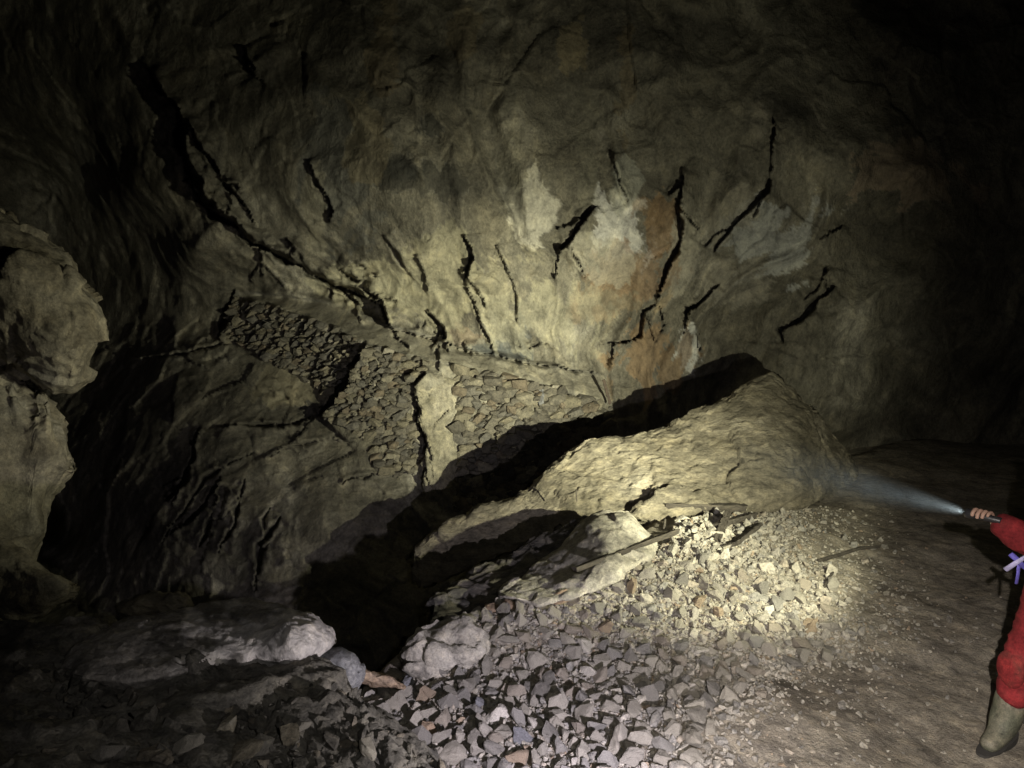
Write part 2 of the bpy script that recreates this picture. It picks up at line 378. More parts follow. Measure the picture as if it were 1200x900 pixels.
CR = [([(455, 388), (500, 394), (560, 412.5), (640, 428), (705, 439)], 4.0, 0.25),  # cracks: polyline, half width in picture units, depth
    (C1[1:], 6.5, 0.6), ([(172, 80), (206, 128), (216, 180), (228, 222), (262, 258)], 9, 0.7), ([(240, 240), (285, 278), (340, 308)], 7, 0.6), ([(215, 140), (240, 180), (265, 215), (300, 262)], 3.5, 0.4), ([(338, 280), (343, 300)], 4, 0.35), ([(392, 316), (422, 332)], 3.5, 0.4),
    ([(425, 338), (445, 355), (457, 385)], 4, 0.45), ([(372, 322), (400, 338), (425, 362)], 3, 0.35), ([(500, 365), (515, 380), (525, 412)], 3.5, 0.4), ([(546, 396), (548, 412)], 2.2, 0.25), ([(493, 385), (500, 372)], 2, 0.2),
    ([(548, 275), (551, 300), (545, 332)], 2.8, 0.35), ([(545, 330), (565, 380), (578, 420)], 1.6, 0.16), ([(700, 240), (672, 268), (652, 298)], 3.0, 0.4), ([(801, 195), (797, 235), (798, 285), (781, 320), (770, 358)], 4.0, 0.5),
    ([(770, 358), (752, 364), (748, 390), (718, 408), (712, 430)], 2.4, 0.3), ([(772, 360), (776, 390)], 2, 0.2), ([(905, 130), (903, 190), (898, 225), (865, 262), (833, 302)], 3.4, 0.4), ([(842, 335), (808, 365), (806, 380)], 3.6, 0.4),
    ([(818, 388), (821, 412)], 1.8, 0.2), ([(985, 335), (960, 352), (937, 375), (915, 386), (915, 404)], 4.5, 0.5), ([(969, 313), (964, 331)], 4, 0.4), ([(990, 265), (958, 286)], 2.2, 0.25), ([(362, 185), (372, 215), (390, 248), (384, 262)], 2.4, 0.25),
    ([(720, 180), (728, 210), (735, 240)], 2.4, 0.06), ([(690, 330), (672, 300), (668, 288)], 2.2, 0.07), ([(284, 55), (292, 82)], 3.5, 0.3), 
    ([(490, 300), (505, 345)], 2.2, 0.06), ([(580, 290), (600, 330), (604, 380)], 2.2, 0.05), ([(452, 275), (465, 300), (487, 330)], 2.4, 0.06), ([(610, 410), (640, 400)], 2.5, 0.2),
    ([(429, 400), (414, 432), (392, 466), (372, 488)], 6.5, 0.6), ([(372, 488), (330, 497), (300, 500), (250, 504)], 2.6, 0.3), ([(272, 338), (264, 370), (256, 402)], 4.5, 0.4), ([(305, 288), (308, 330)], 3.5, 0.3), ([(388, 335), (392, 352)], 2, .2),
    ([(503, 430), (484, 460), (488, 490), (496, 510), (500, 578)], 3, 0.4), ([(302, 700), (306, 640), (332, 606)], 4.0, 0.45), ([(238, 500), (214, 560), (190, 585)], 4.0, 0.4), ([(262, 556), (232, 600), (200, 624)], 3.2, 0.35), ([(256, 650), (276, 612), (290, 560)], 3.2, 0.35),
    ([(230, 640), (250, 600)], 3, 0.3), ([(185, 640), (240, 560), (300, 530)], 2.2, 0.25), ([(310, 540), (340, 520), (420, 515)], 1.8, 0.15), ([(400, 565), (440, 555), (470, 550)], 2, .2), ([(150, 420), (230, 412), (290, 400)], 2.5, .3),
]
br = np.random.default_rng(12)
for line, hw, dep in list(CR):
    a = np.array(line, float)
    if dep < 0.3 or len(a) < 2 or hw > 4.2: continue
    for q in range(2):
        k = br.integers(0, len(a) - 1); t = br.random(); p0 = a[k] + (a[k + 1] - a[k]) * t; dr = (a[k + 1] - a[k]) / np.linalg.norm(a[k + 1] - a[k])
        an = br.choice([-1, 1]) * br.uniform(0.3, 0.8); dr = np.array([dr[0] * math.cos(an) - dr[1] * math.sin(an), dr[0] * math.sin(an) + dr[1] * math.cos(an)])
        ln = br.uniform(14, 42); CR.append(([tuple(p0), tuple(p0 + dr * ln * 0.5 + br.normal(size=2) * 3), tuple(p0 + dr * ln)], min(2.0, hw * 0.55), dep * 0.45))
for line, hw, dep in CR:
    a = np.array(line)
    m = (u > a[:, 0].min() - 40) & (u < a[:, 0].max() + 40) & (v > a[:, 1].min() - 40) & (v < a[:, 1].max() + 40)
    dd, ss, pp = polydist(uw[m], vw[m], line)
    wv = hw * 0.66 * (0.16 + 0.86 * np.sin(np.pi * np.clip(pp, 0.02, 0.98)) ** 0.9) * np.maximum(0.12, 1 + 1.5 * fbm(np.stack([u[m] / 13, v[m] / 13, 0 * u[m]], 1), 3, 55))
    end = sstep(0, 0.05, pp) * (1 - sstep(0.95, 1, pp)) * 0.9 + 0.1
    D[m] += ss * (0.03 + 0.018 * hw) * np.exp(-dd / 22) * end
    D[m] += dep * (1 - sstep(wv * 0.45, wv * 1.25, dd)) * end - 0.05 * np.exp(-((dd - wv * 2) / (wv * 1.2 + 1)) ** 2) * end
PW = P(u, v, D)
me = np_mesh('cave_wall', PW, grid_faces(nu, nv))
# mineral stains
ST = [(735, 268, 38, 42, (0.50, 0.49, 0.46), 0.95), (775, 268, 18, 38, (0.225, 0.15, 0.085), 0.75), (760, 255, 22, 30, (0.24, 0.16, 0.09), 0.5), (800, 300, 16, 40, (0.36, 0.34, 0.28), .7), (912, 282, 48, 42, (0.40, 0.405, 0.39), 0.9), (617, 245, 24, 40, (0.42, 0.40, 0.34), 0.85),
      (612, 235, 20, 14, (0.40, 0.38, 0.32), .6), (804, 408, 15, 27, (0.52, 0.52, 0.49), 0.95), (760, 420, 40, 40, (0.22, 0.155, 0.095), 0.7), (720, 345, 45, 30, (0.27, 0.22, 0.15), 0.7), (735, 315, 50, 26, (0.23, 0.15, 0.09), 0.55), (700, 310, 30, 24, (0.36, 0.34, 0.28), .6), (570, 415, 50, 14, (0.10, 0.11, 0.11), 0.8), (590, 400, 26, 30, (0.11, 0.115, 0.115), 0.7),
      (545, 395, 20, 14, (0.24, 0.18, 0.125), .4), (500, 330, 45, 55, (0.30, 0.28, 0.2), 0.6), (560, 340, 80, 40, (0.27, 0.25, 0.18), 0.5), (440, 340, 60, 26, (0.32, 0.30, 0.22), 0.7), (640, 370, 70, 40, (0.28, 0.265, 0.2), .55), (490, 210, 55, 20, (0.06, 0.058, 0.05), 0.75), (505, 150, 20, 14, (0.05, 0.05, 0.045), 0.8), (475, 200, 20, 16, (0.05, 0.05, 0.045), 0.7),
      (400, 200, 40, 70, (0.09, 0.095, 0.095), 0.5), (430, 160, 20, 60, (0.21, 0.18, 0.12), .6), (450, 60, 16, 60, (0.2, 0.16, 0.1), .5), (545, 40, 18, 30, (0.24, 0.2, 0.13), .6), (670, 50, 14, 30, (0.26, 0.22, 0.14), 0.6), (735, 100, 12, 50, (0.2, 0.16, 0.1), .5),
      (890, 150, 12, 30, (0.24, 0.22, 0.18), .5), (870, 240, 20, 30, (0.3, 0.28, 0.23), .7), (840, 240, 14, 34, (0.27, 0.25, 0.2), .6), (735, 220, 16, 26, (0.3, 0.3, 0.26), .7), (1085, 205, 55, 40, (0.26, 0.21, 0.16), 0.8), (330, 190, 16, 40, (0.24, 0.22, 0.17), .6), (370, 250, 12, 40, (0.27, 0.25, 0.19), .6), (850, 330, 40, 26, (0.33, 0.31, 0.26), .6), (350, 455, 45, 22, (0.27, 0.245, 0.175), .6), (440, 500, 40, 30, (.24, .22, .16), .5), (600, 190, 14, 70, (.2, .19, .15), .4), (690, 180, 10, 60, (.19, .18, .14), .4)]
col = np.zeros((len(u), 3)); amt = np.zeros(len(u))
en = fbm(np.stack([(phi + bend) * 11, rr0 * 1.5, 0 * u], 1), 6, 301, 0.68)
en2 = fbm(np.stack([(phi + bend) * 16, rr0 * 2.2, 0 * u + 4], 1), 6, 311, 0.7)
for k, (su, sv, ru, rv, c, a) in enumerate(ST):
    m = (np.abs(u - su) < ru * 2.2) & (np.abs(v - sv) < rv * 2.2)
    r = np.hypot((u[m] - su) / ru, (v[m] - sv) / rv)
    g = a * sstep(-0.07, 0.09, 1.0 - r + (en[m] if k % 2 else en2[m]) * 1.6)
    col[m] = col[m] * (1 - g[:, None]) + np.array(c) * g[:, None]
    amt[m] = amt[m] + (1 - amt[m]) * g
col = np.where(amt[:, None] > 1e-4, col / np.maximum(amt, 1e-4)[:, None], 0.2)
# smooth mud of the path and fine mineral mottling
amt2 = on_path * 0.9
col = col * (1 - amt2[:, None]) + np.array((0.235, 0.218, 0.172)) * amt2[:, None]; amt = np.maximum(amt, amt2)
def add_stain_or_lit(me, col, amt):
    a = me.color_attributes.new('stain_or_lit', 'FLOAT_COLOR', 'POINT')
    a.data.foreach_set('color', np.concatenate([col, np.ones((len(col), 1))], 1).astype(np.float32).ravel())
    b = me.attributes.new('stain_or_lit_amount', 'FLOAT', 'POINT'); b.data.foreach_set('value', amt.astype(np.float32))
add_stain_or_lit(me, col, amt)
ph2, rr2 = hub_coords(PW)
fa = me.attributes.new('flow', 'FLOAT_VECTOR', 'POINT')
fa.data.foreach_set('vector', np.stack([(ph2 + bend) * 3.6, rr2 * 0.55, PW[:, 1] * 0.3 + PW[:, 2] * 0.12], 1).astype(np.float32).ravel())
tag(link('cave_wall', me, M_wall), 'mottled brown cave wall bulging out above the stone lined path', kind='structure')
Dgrid = D.reshape(nv, nu)
def wall_d(uu, vv):
    """depth of the finished wall at picture points"""
    iu = np.clip(np.searchsorted(us, uu) - 1, 0, nu - 2); iv = np.clip(np.searchsorted(vs_, vv) - 1, 0, nv - 2)
    return Dgrid[iv, iu]

# ------------------------------------------------------------------ cave floor (height field in world units)
FP = [(1200, 880, 0), (1100, 700, 0), (1000, 650, 0), (1100, 600, 0), (950, 590, 0.03), (1150, 790, 0), (1000, 790, 0.04), (905, 775, 0.08), (1100, 870, 0.06), (1000, 860, 0.15), (930, 820, 0.15), (1050, 820, 0.05), (800, 775, 0.04), (700, 765, 0.07), (600, 790, 0.06), (500, 800, 0.03), (450, 800, 0.08),
      (600, 880, 0.16), (750, 880, 0.2), (850, 840, 0.19), (480, 850, 0.12), (880, 700, 0.13), (950, 730, 0.07), (800, 710, 0.17), (700, 710, 0.19), (600, 730, 0.17), (550, 745, 0.12), (800, 650, 0.28), (720, 670, 0.28), (640, 700, 0.23), (880, 640, 0.22), (900, 605, 0.14), (800, 605, 0.28), (960, 660, 0.05), (1180, 650, 0), (1200, 560, 0), (1000, 575, 0)]
fw = [PZ(a, b, c) for a, b, c in FP]
fpts = [(p[0], p[1]) for p in fw] + [(0.5, 2.2), (2, 2.2), (-1, 2.4), (5, 3), (6, 7), (4, 9.5), (0, 9.5), (-2, 6)]
fz = [c for _, _, c in FP] + [0.25, 0.15, 0.2, 0, 0, 0, 0, 0]
_ff = rbf(fpts, fz, 0.0)
EDGE = [(-2.2, 2.9), (-1.15, 3.1), (-0.75, 3.4), (-0.6, 3.7), (-0.46, 3.93), (-0.05, 4.12), (0.45, 4.25), (0.92, 4.7), (1.3, 5.4), (1.8, 6.0), (2.6, 6.9), (4.0, 7.9)]
def height(x, y, detail=True):
    x = np.asarray(x, float); y = np.asarray(y, float)
    z = _ff(x, y)
    d, s, _ = polydist(x + 0.06 * np.sin(y * 9), y, EDGE)
    sd = d * s                                        # positive beyond the edge
    z = z - 1.9 * sstep(-0.02, 0.75, sd) * (1 - sstep(0.5, 1.4, x)) * (1.0) - 0.06 * sstep(-0.25, 0.0, sd)
    if detail:
        p = np.stack([x.ravel(), y.ravel(), 0 * x.ravel()], 1)
        n = 0.05 * fbm(p * 1.7, 3, 400) + 0.016 * fbm(p * 9, 4, 410, 0.65)
        ru = ridged(np.stack([p[:, 0] * 0.9 + p[:, 1] * 0.5, p[:, 1] * 0.9 - p[:, 0] * .3, p[:, 2]], 1) * 1.6, 3, 430)
        n += 0.012 * ru
        z = z + n.reshape(z.shape)
    return z
xs = np.concatenate([np.arange(-2.4, 3.6, 0.02), np.arange(3.6, 9, 0.12)]); ys = np.concatenate([np.arange(1.6, 6.2, 0.02), np.arange(6.2, 12, 0.06)])
X, Y = np.meshgrid(xs, ys)
Z = height(X, Y)
me = np_mesh('cave_floor', np.stack([X.ravel(), Y.ravel(), Z.ravel()], 1), grid_faces(len(xs), len(ys), True))
tag(link('cave_floor', me, M_ground), 'trodden dirt floor of the cave sloping down to the pit', kind='structure')

# ------------------------------------------------------------------ rocks with a given outline
def ring_rock(name, top, bot, dfn, thick, mat, nu_=70, nt=40, rnd=0.25, amp=0.04, freq=3.0, facet=0.03, ffreq=4.0, seed=0, power=4, endr=0.10, layer=None, backlift=0.0, stain_or_lit=None, parent=None, fine_=0.008):
    """closed rock: outline given as top and bottom edges over u, its own distance, thickness and broken relief"""
    u0, u1 = max(top[0][0], bot[0][0]), min(top[-1][0], bot[-1][0])
    th = (np.arange(nu_ + 1) / nu_)
    uu = u0 + (u1 - u0) * (0.5 - 0.5 * np.cos(np.pi * th)) * 0.6 + (u1 - u0) * th * 0.4
    tv = np.interp(uu, [a[0] for a in top], [a[1] for a in top]); bv = np.interp(uu, [a[0] for a in bot], [a[1] for a in bot])
    jag = fbm(np.stack([uu / 14, 0 * uu, 0 * uu + seed], 1), 3, seed) * 2.2
    tv = tv + jag
    mid = (tv + bv) / 2; ok = bv - tv > 0.5
    tv = np.where(ok, tv, mid - 0.25); bv = np.where(ok, bv, mid + 0.25)
    s = 0.5 - 0.5 * np.cos(np.pi * np.arange(nt + 1) / nt)
    verts = []
    e = np.clip(np.minimum(uu - u0, u1 - uu) / ((u1 - u0) * endr), 0, 1)
    endpush = 1 - np.sqrt(1 - (1 - e) ** 2)
    for i, a in enumerate(uu):
        vv = tv[i] + (bv[i] - tv[i]) * s
        base = dfn(np.full(nt + 1, a), vv)
        prof = np.abs(2 * s - 1) ** power
        f = base + rnd * prof + rnd * endpush[i]
        b = base + rnd + (thick - rnd) * (1 - 0.85 * np.abs(2 * s - 1) ** 3) * (1 - 0.7 * endpush[i]) + 0.02
        fr = P(np.full(nt + 1, a), vv, f)
        bk = P(np.full(nt - 1, a), vv[1:-1][::-1], b[1:-1][::-1])
        bk[:, 2] += backlift
        verts.append(np.concatenate([fr, bk]))
    ring = 2 * nt
    Vt = np.concatenate(verts)
    a = (np.arange(nu_)[:, None] * ring + np.arange(ring)[None]).ravel()
    k = np.arange(ring); nx = np.roll(k, -1)
    q = []
    for i in range(nu_):
        q.append(np.stack([i * ring + k, i * ring + nx, (i + 1) * ring + nx, (i + 1) * ring + k], 1))
    F = np.concatenate(q)
    me = np_mesh(name, Vt, F)
    bm = bmesh.new(); bm.from_mesh(me)
    bmesh.ops.remove_doubles(bm, verts=bm.verts, dist=0.002)
    bmesh.ops.holes_fill(bm, edges=[e_ for e_ in bm.edges if e_.is_boundary], sides=0)
    bmesh.ops.recalc_face_normals(bm, faces=bm.faces)
    bm.normal_update()
    co_ = np.array([v_.co[:] for v_ in bm.verts]); no = np.array([v_.normal[:] for v_ in bm.verts])
    h = amp * fbm(co_ * freq, 5, seed + 3, 0.55) + facet * facets(co_ * ffreq + 0.2 * fbm(co_ * 3, 2, seed)[:, None], seed + 9, 0.8) + amp * 0.25 * fbm(co_ * freq * 6, 4, seed + 5, 0.65)
    h += fine_ * facets(co_ * np.array([7, 7, 12.0]) + 0.4 * fbm(co_ * 6, 3, seed + 6)[:, None], seed + 19, 0.9) + fine_ * 0.5 * facets(co_ * np.array([17, 17, 26.0]), seed + 29, 0.9)
    if layer is not None:
        ax, lf, la = layer
        t = co_ @ np.array(ax) * lf + 0.5 * fbm(co_ * 4, 3, seed + 2)
        h += la * (np.abs((t % 1) - 0.5) * 2 - 0.5) + la * 0.6 * facets(np.stack([t, co_[:, 0] * 5, co_[:, 2] * 5], 1), seed + 31)
    for v_, c, n, x in zip(bm.verts, co_, no, h):
        v_.co = c + n * x
    for f in bm.faces: f.smooth = True
    bm.to_mesh(me); bm.free()
    if stain_or_lit:
        cu, cv, cd = project(np.array([v_.co[:] for v_ in me.vertices]))
        su, sv, ru, rv, c, am = stain_or_lit
        g = am * sstep(-0.25, 0.25, 0.95 - np.hypot((cu - su) / ru, (cv - sv) / rv) + 1.1 * fbm(np.stack([cu / 25, cv / 18, 0 * cu], 1), 4, seed))
        add_stain_or_lit(me, np.tile(np.array(c), (len(cu), 1)), g)
    return link(name, me, mat, parent)

# the fallen slab
_sd = rbf([(484, 680), (488, 640), (560, 595), (560, 650), (640, 550), (640, 620), (680, 532), (760, 507), (840, 470), (905, 438), (690, 610), (800, 600), (900, 590), (938, 484), (938, 575), (1008, 565), (975, 510), (760, 560), (850, 530), (938, 530), (965, 545)],
          [5.9, 5.95, 6.15, 5.95, 6.35, 5.95, 6.5, 6.65, 6.85, 7.05, 5.75, 5.75, 5.9, 6.85, 6.1, 7.5, 7.4, 6.1, 6.3, 6.4, 6.85])
o = ring_rock('rock_slab', [(483, 672), (486, 640), (500, 629), (528, 611), (545, 604), (562, 592), (600, 583), (620, 575), (634, 557), (644, 547), (668, 530), (682, 517), (702, 512), (735, 511), (762, 504), (800, 489), (840, 470), (880, 446), (906, 436), (932, 456), (962, 490), (990, 522), (1010, 560)],
          [(483, 682), (490, 692), (522, 680), (560, 660), (610, 640), (660, 625), (700, 620), (760, 615), (840, 610), (900, 598), (960, 588), (1010, 570)],
          _sd, 0.55, M_slab, 300, 140, 0.09, 0.014, 2.2, 0.045, 1.3, 11, power=14, endr=0.03, layer=((0.18, -0.35, 0.92), 7.0, 0.016), fine_=0.018)
tag(o, 'huge pale slab of fallen rock leaning across the pit, casting a black shadow on the wall', 'rock slab')
o = ring_rock('rock', [(738, 600), (750, 588), (768, 576), (786, 569), (810, 574), (832, 577), (842, 590)], [(738, 603), (752, 612), (780, 610), (812, 604), (842, 596)], lambda a, b: 5.86 - (b - 570) * 0.0055, 0.18, M_slab, 60, 24, 0.05, 0.015, 5, 0.03, 7, 15, endr=0.2)
tag(o, 'flat tan flake of rock between the great slab and the timber', 'rock')
o = ring_rock('boulder', [(586, 694), (622, 668), (652, 644), (676, 614), (692, 602), (712, 597), (737, 600), (752, 618), (770, 636)], [(586, 700), (630, 712), (680, 700), (722, 680), (770, 652)],
          rbf([(588, 698), (630, 712), (640, 640), (660, 648), (710, 598), (740, 605), (712, 642), (770, 640), (700, 690)], [4.24, 4.04, 5.06, 4.82, 5.13, 5.06, 4.52, 4.78, 4.10]), 0.42, M_boulder, 110, 60, 0.12, 0.025, 3, 0.03, 3.5, 22, endr=0.12, fine_=0.01)
tag(o, 'pale domed boulder at the top of the rubble heap, timber lying across its foot', 'boulder')
o = ring_rock('rock', [(504, 704), (540, 680), (575, 661), (612, 641), (650, 622), (684, 606), (692, 610)], [(504, 728), (540, 722), (585, 712), (625, 690), (662, 655), (692, 618)],
          rbf([(504, 705), (540, 680), (600, 655), (690, 608), (600, 700), (520, 725)], [4.38, 4.76, 5.12, 5.35, 4.55, 4.28]), 0.4, M_dark, 90, 40, 0.1, 0.03, 5, 0.05, 6, 31, endr=0.1, layer=((0.35, -0.5, 0.8), 17, 0.022))
tag(o, 'dark splintery layered rock behind the pale boulder at the pit edge', 'rock')
o = ring_rock('boulder', [(469, 764), (480, 748), (496, 734), (520, 727), (548, 722), (566, 736), (574, 754)], [(469, 772), (482, 790), (500, 798), (530, 794), (556, 786), (574, 766)], lambda a, b: 3.82 - (b - 760) * 0.004, 0.3, M_boulder, 50, 36, 0.12, 0.03, 6, 0.045, 9, 41, endr=0.25)
tag(o, 'rough grey boulder at the lower lip of the rubble, overhanging the pit', 'boulder')
# left hand outcrops
o = ring_rock('rock_outcrop', [(-330, 180), (-150, 190), (0, 236), (25, 262), (60, 288), (78, 300), (90, 328), (108, 352), (119, 378)], [(-330, 470), (-100, 440), (0, 432), (30, 440), (62, 462), (84, 455), (100, 440), (110, 415), (119, 382)],
          rbf([(-330, 300), (0, 330), (60, 380), (119, 380), (0, 240), (0, 432), (80, 300), (80, 455)], [3.9, 4.35, 4.45, 4.7, 4.6, 4.6, 4.6, 4.55]), 1.2, M_outcrop, 170, 100, 0.3, 0.08, 2.2, 0.085, 2.6, 51, endr=0.06, fine_=0.007)
tag(o, 'bulging pale rock mass jutting into the dark hollow, above a wedge crack', 'rock outcrop')
o = ring_rock('rock_outcrop', [(-330, 430), (-100, 432), (0, 434), (30, 442), (62, 464), (69, 500), (74, 535), (77, 545)], [(-330, 760), (-100, 740), (10, 730), (34, 692), (42, 610), (54, 578), (70, 560), (77, 549)],
          rbf([(-330, 600), (0, 550), (0, 700), (75, 545), (60, 470), (40, 640)], [4.1, 4.55, 4.4, 4.75, 4.7, 4.7]), 1.1, M_outcrop, 150, 100, 0.25, 0.07, 2.2, 0.09, 2.6, 56, endr=0.06, fine_=0.009)
tag(o, 'tall brown rock face under the bulging outcrop, split from it by a crack', 'rock outcrop')
o = ring_rock('rock', [(-120, 640), (0, 634), (30, 650), (60, 672), (86, 690)], [(-120, 760), (0, 735), (30, 728), (52, 722), (86, 696)], lambda a, b: 4.0 + 0 * a, 0.6, M_outcrop, 60, 40, 0.2, 0.05, 4, 0.05, 5, 58, endr=0.15)
tag(o, 'brown sloping rock at the foot of the outcrops, above the dark ledge', 'rock')
# rocks in the foreground on the left
_ld = rbf([(-150, 720), (0, 745), (100, 735), (200, 760), (300, 775), (395, 790), (460, 840), (530, 905), (-150, 960), (100, 960), (300, 960), (450, 960), (200, 850), (350, 840)],
          [2.5, 2.6, 2.65, 2.6, 2.55, 2.5, 2.3, 2.15, 1.3, 1.5, 1.75, 1.95, 2.1, 2.25])
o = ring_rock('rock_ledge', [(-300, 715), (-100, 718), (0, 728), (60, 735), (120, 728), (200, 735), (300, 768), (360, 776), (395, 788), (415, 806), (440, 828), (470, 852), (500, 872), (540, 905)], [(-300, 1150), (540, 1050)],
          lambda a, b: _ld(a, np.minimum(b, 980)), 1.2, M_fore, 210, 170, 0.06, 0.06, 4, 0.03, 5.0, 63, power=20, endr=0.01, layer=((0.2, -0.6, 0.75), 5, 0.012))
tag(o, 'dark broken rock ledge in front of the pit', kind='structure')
o = ring_rock('boulder', [(70, 770), (95, 742), (150, 722), (200, 714), (250, 707), (300, 703), (326, 704), (345, 716), (368, 724), (386, 738), (392, 750)], [(70, 800), (150, 812), (220, 800), (270, 787), (300, 780), (325, 784), (350, 778), (372, 768), (386, 760), (392, 752)],
          rbf([(70, 790), (200, 720), (200, 790), (310, 710), (310, 780), (390, 750), (340, 740)], [2.3, 2.75, 2.35, 2.85, 2.5, 2.72, 2.55]), 0.5, M_nose, 150, 80, 0.16, 0.02, 4, 0.012, 5, 72, endr=0.14, stain_or_lit=(340, 756, 105, 44, (0.6, 0.57, 0.55), 0.95))  # pale patch paints the lamplight on the nose into the colour
tag(o, 'long dark boulder on the near ledge, its lamplit nose painted white', 'boulder')
o = ring_rock('rock', [(138, 712), (160, 698), (185, 694), (210, 693), (226, 708)], [(138, 716), (165, 728), (195, 728), (226, 714)], lambda a, b: 3.35 + 0 * a, 0.25, M_slab, 40, 24, 0.1, 0.02, 6, 0.03, 8, 83, endr=0.2)
tag(o, 'small yellowish rock peeping over the back of the long dark boulder', 'rock')
o = ring_rock('rock', [(402, 792), (412, 780), (432, 786), (455, 792), (474, 803)], [(402, 796), (430, 802), (455, 806), (474, 808)], lambda a, b: 3.45 + 0 * a, 0.12, M_orange, 30, 16, 0.05, 0.01, 8, 0.02, 12, 87, endr=0.2)
tag(o, 'long flat rust tinged rock at the pit edge beside the nose of the long boulder', 'rock')
o = ring_rock('rock', [(362, 776), (378, 762), (400, 758), (416, 768), (424, 784)], [(362, 790), (385, 812), (408, 812), (424, 792)], lambda a, b: 2.75 + 0 * a, 0.25, M_blue, 36, 24, 0.1, 0.02, 8, 0.03, 8, 88, endr=0.2)
tag(o, 'grey purple rock tucked under the nose of the long boulder', 'rock')

# ------------------------------------------------------------------ masonry and buttress below the path
def dry_wall(poly, size, seed, label, squash=0.72):
    r = np.random.default_rng(seed)
    pl = np.array(poly); V_, F_ = [], []
    row = pl[:, 1].min()
    base_n = 0
    protos = []
    for k in range(10):
        pts = r.normal(size=(26, 3)); pts /= np.abs(pts).max(1)[:, None] ** 0.8 * (0.9 + 0.25 * r.random((26, 1)))
        bm = bmesh.new()
        vv = [bm.verts.new(p) for p in pts]
        res = bmesh.ops.convex_hull(bm, input=vv)
        bmesh.ops.delete(bm, geom=[g for g in res['geom_interior'] if isinstance(g, bmesh.types.BMVert)], context='VERTS')
        bmesh.ops.triangulate(bm, faces=bm.faces)
        bm.verts.index_update()
        protos.append((np.array([v_.co[:] for v_ in bm.verts]), np.array([[v_.index for v_ in f.verts] for f in bm.faces]))); bm.free()
    area = np.ptp(pl[:, 0]) * np.ptp(pl[:, 1])
    nn = int(area / size ** 2 * 9)
    cu_, cv_ = r.uniform(pl[:, 0].min(), pl[:, 0].max(), nn), r.uniform(pl[:, 1].min(), pl[:, 1].max(), nn)
    sz = size * np.exp(r.normal(-0.15, 0.42, nn)); o_ = np.argsort(-sz); cu_, cv_, sz = cu_[o_], cv_[o_], np.clip(sz[o_], size * 0.35, size * 1.9)
    jn = 9 * fbm(np.stack([cu_ / 18, cv_ / 18, 0 * cu_], 1), 3, seed + 3); okk = inside(cu_ + jn, cv_ + jn * 0.6, poly); done = np.zeros((0, 3))
    dep_ = wall_d(cu_, cv_)
    for k in range(nn):
        if not okk[k]: continue
        if len(done) and (np.hypot(done[:, 0] - cu_[k], (done[:, 1] - cv_[k]) / squash) < 0.39 * (done[:, 2] + sz[k])).any(): continue
        done = np.vstack([done, (cu_[k], cv_[k], sz[k])])
        d = float(dep_[k]); pv, pf = protos[r.integers(10)]
        sc = np.array([sz[k] * 0.60 * (0.85 + 0.4 * r.random()), 0, sz[k] * squash * 0.60]) * d / FPX
        sc[1] = 0.06
        q = pv * sc; a = r.normal() * 0.3
        q = np.stack([q[:, 0] * math.cos(a) - q[:, 2] * math.sin(a), q[:, 1], q[:, 0] * math.sin(a) + q[:, 2] * math.cos(a)], 1)
        V_.append(q + P(cu_[k], cv_[k], d - 0.005 + r.normal() * 0.025)); F_.append(pf + base_n); base_n += len(q)
    me = np_mesh('dry_stone_wall', np.concatenate(V_), np.concatenate(F_), False)
    return tag(link('dry_stone_wall', me, M_masonry), label, 'stone wall')
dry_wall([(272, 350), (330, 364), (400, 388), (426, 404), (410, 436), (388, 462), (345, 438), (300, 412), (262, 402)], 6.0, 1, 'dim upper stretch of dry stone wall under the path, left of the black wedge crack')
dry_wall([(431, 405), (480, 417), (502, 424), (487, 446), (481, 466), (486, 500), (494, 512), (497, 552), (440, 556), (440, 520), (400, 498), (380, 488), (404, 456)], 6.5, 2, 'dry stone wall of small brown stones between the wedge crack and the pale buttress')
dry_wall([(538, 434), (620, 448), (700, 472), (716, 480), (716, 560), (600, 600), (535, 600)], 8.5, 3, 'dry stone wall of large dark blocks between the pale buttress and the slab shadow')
o = ring_rock('rock_buttress', [(484, 462), (488, 446), (500, 438), (514, 434), (530, 436), (538, 444)], [(484, 470), (490, 505), (500, 600), (520, 610), (538, 600)], lambda a, b: wall_d(a, b) - 0.05, 0.3, M_buttress, 60, 90, 0.12, 0.05, 3, 0.05, 4, 95, endr=0.2)
tag(o, 'smooth pale upright rock buttress set between the dry stone walls', 'rock buttress')
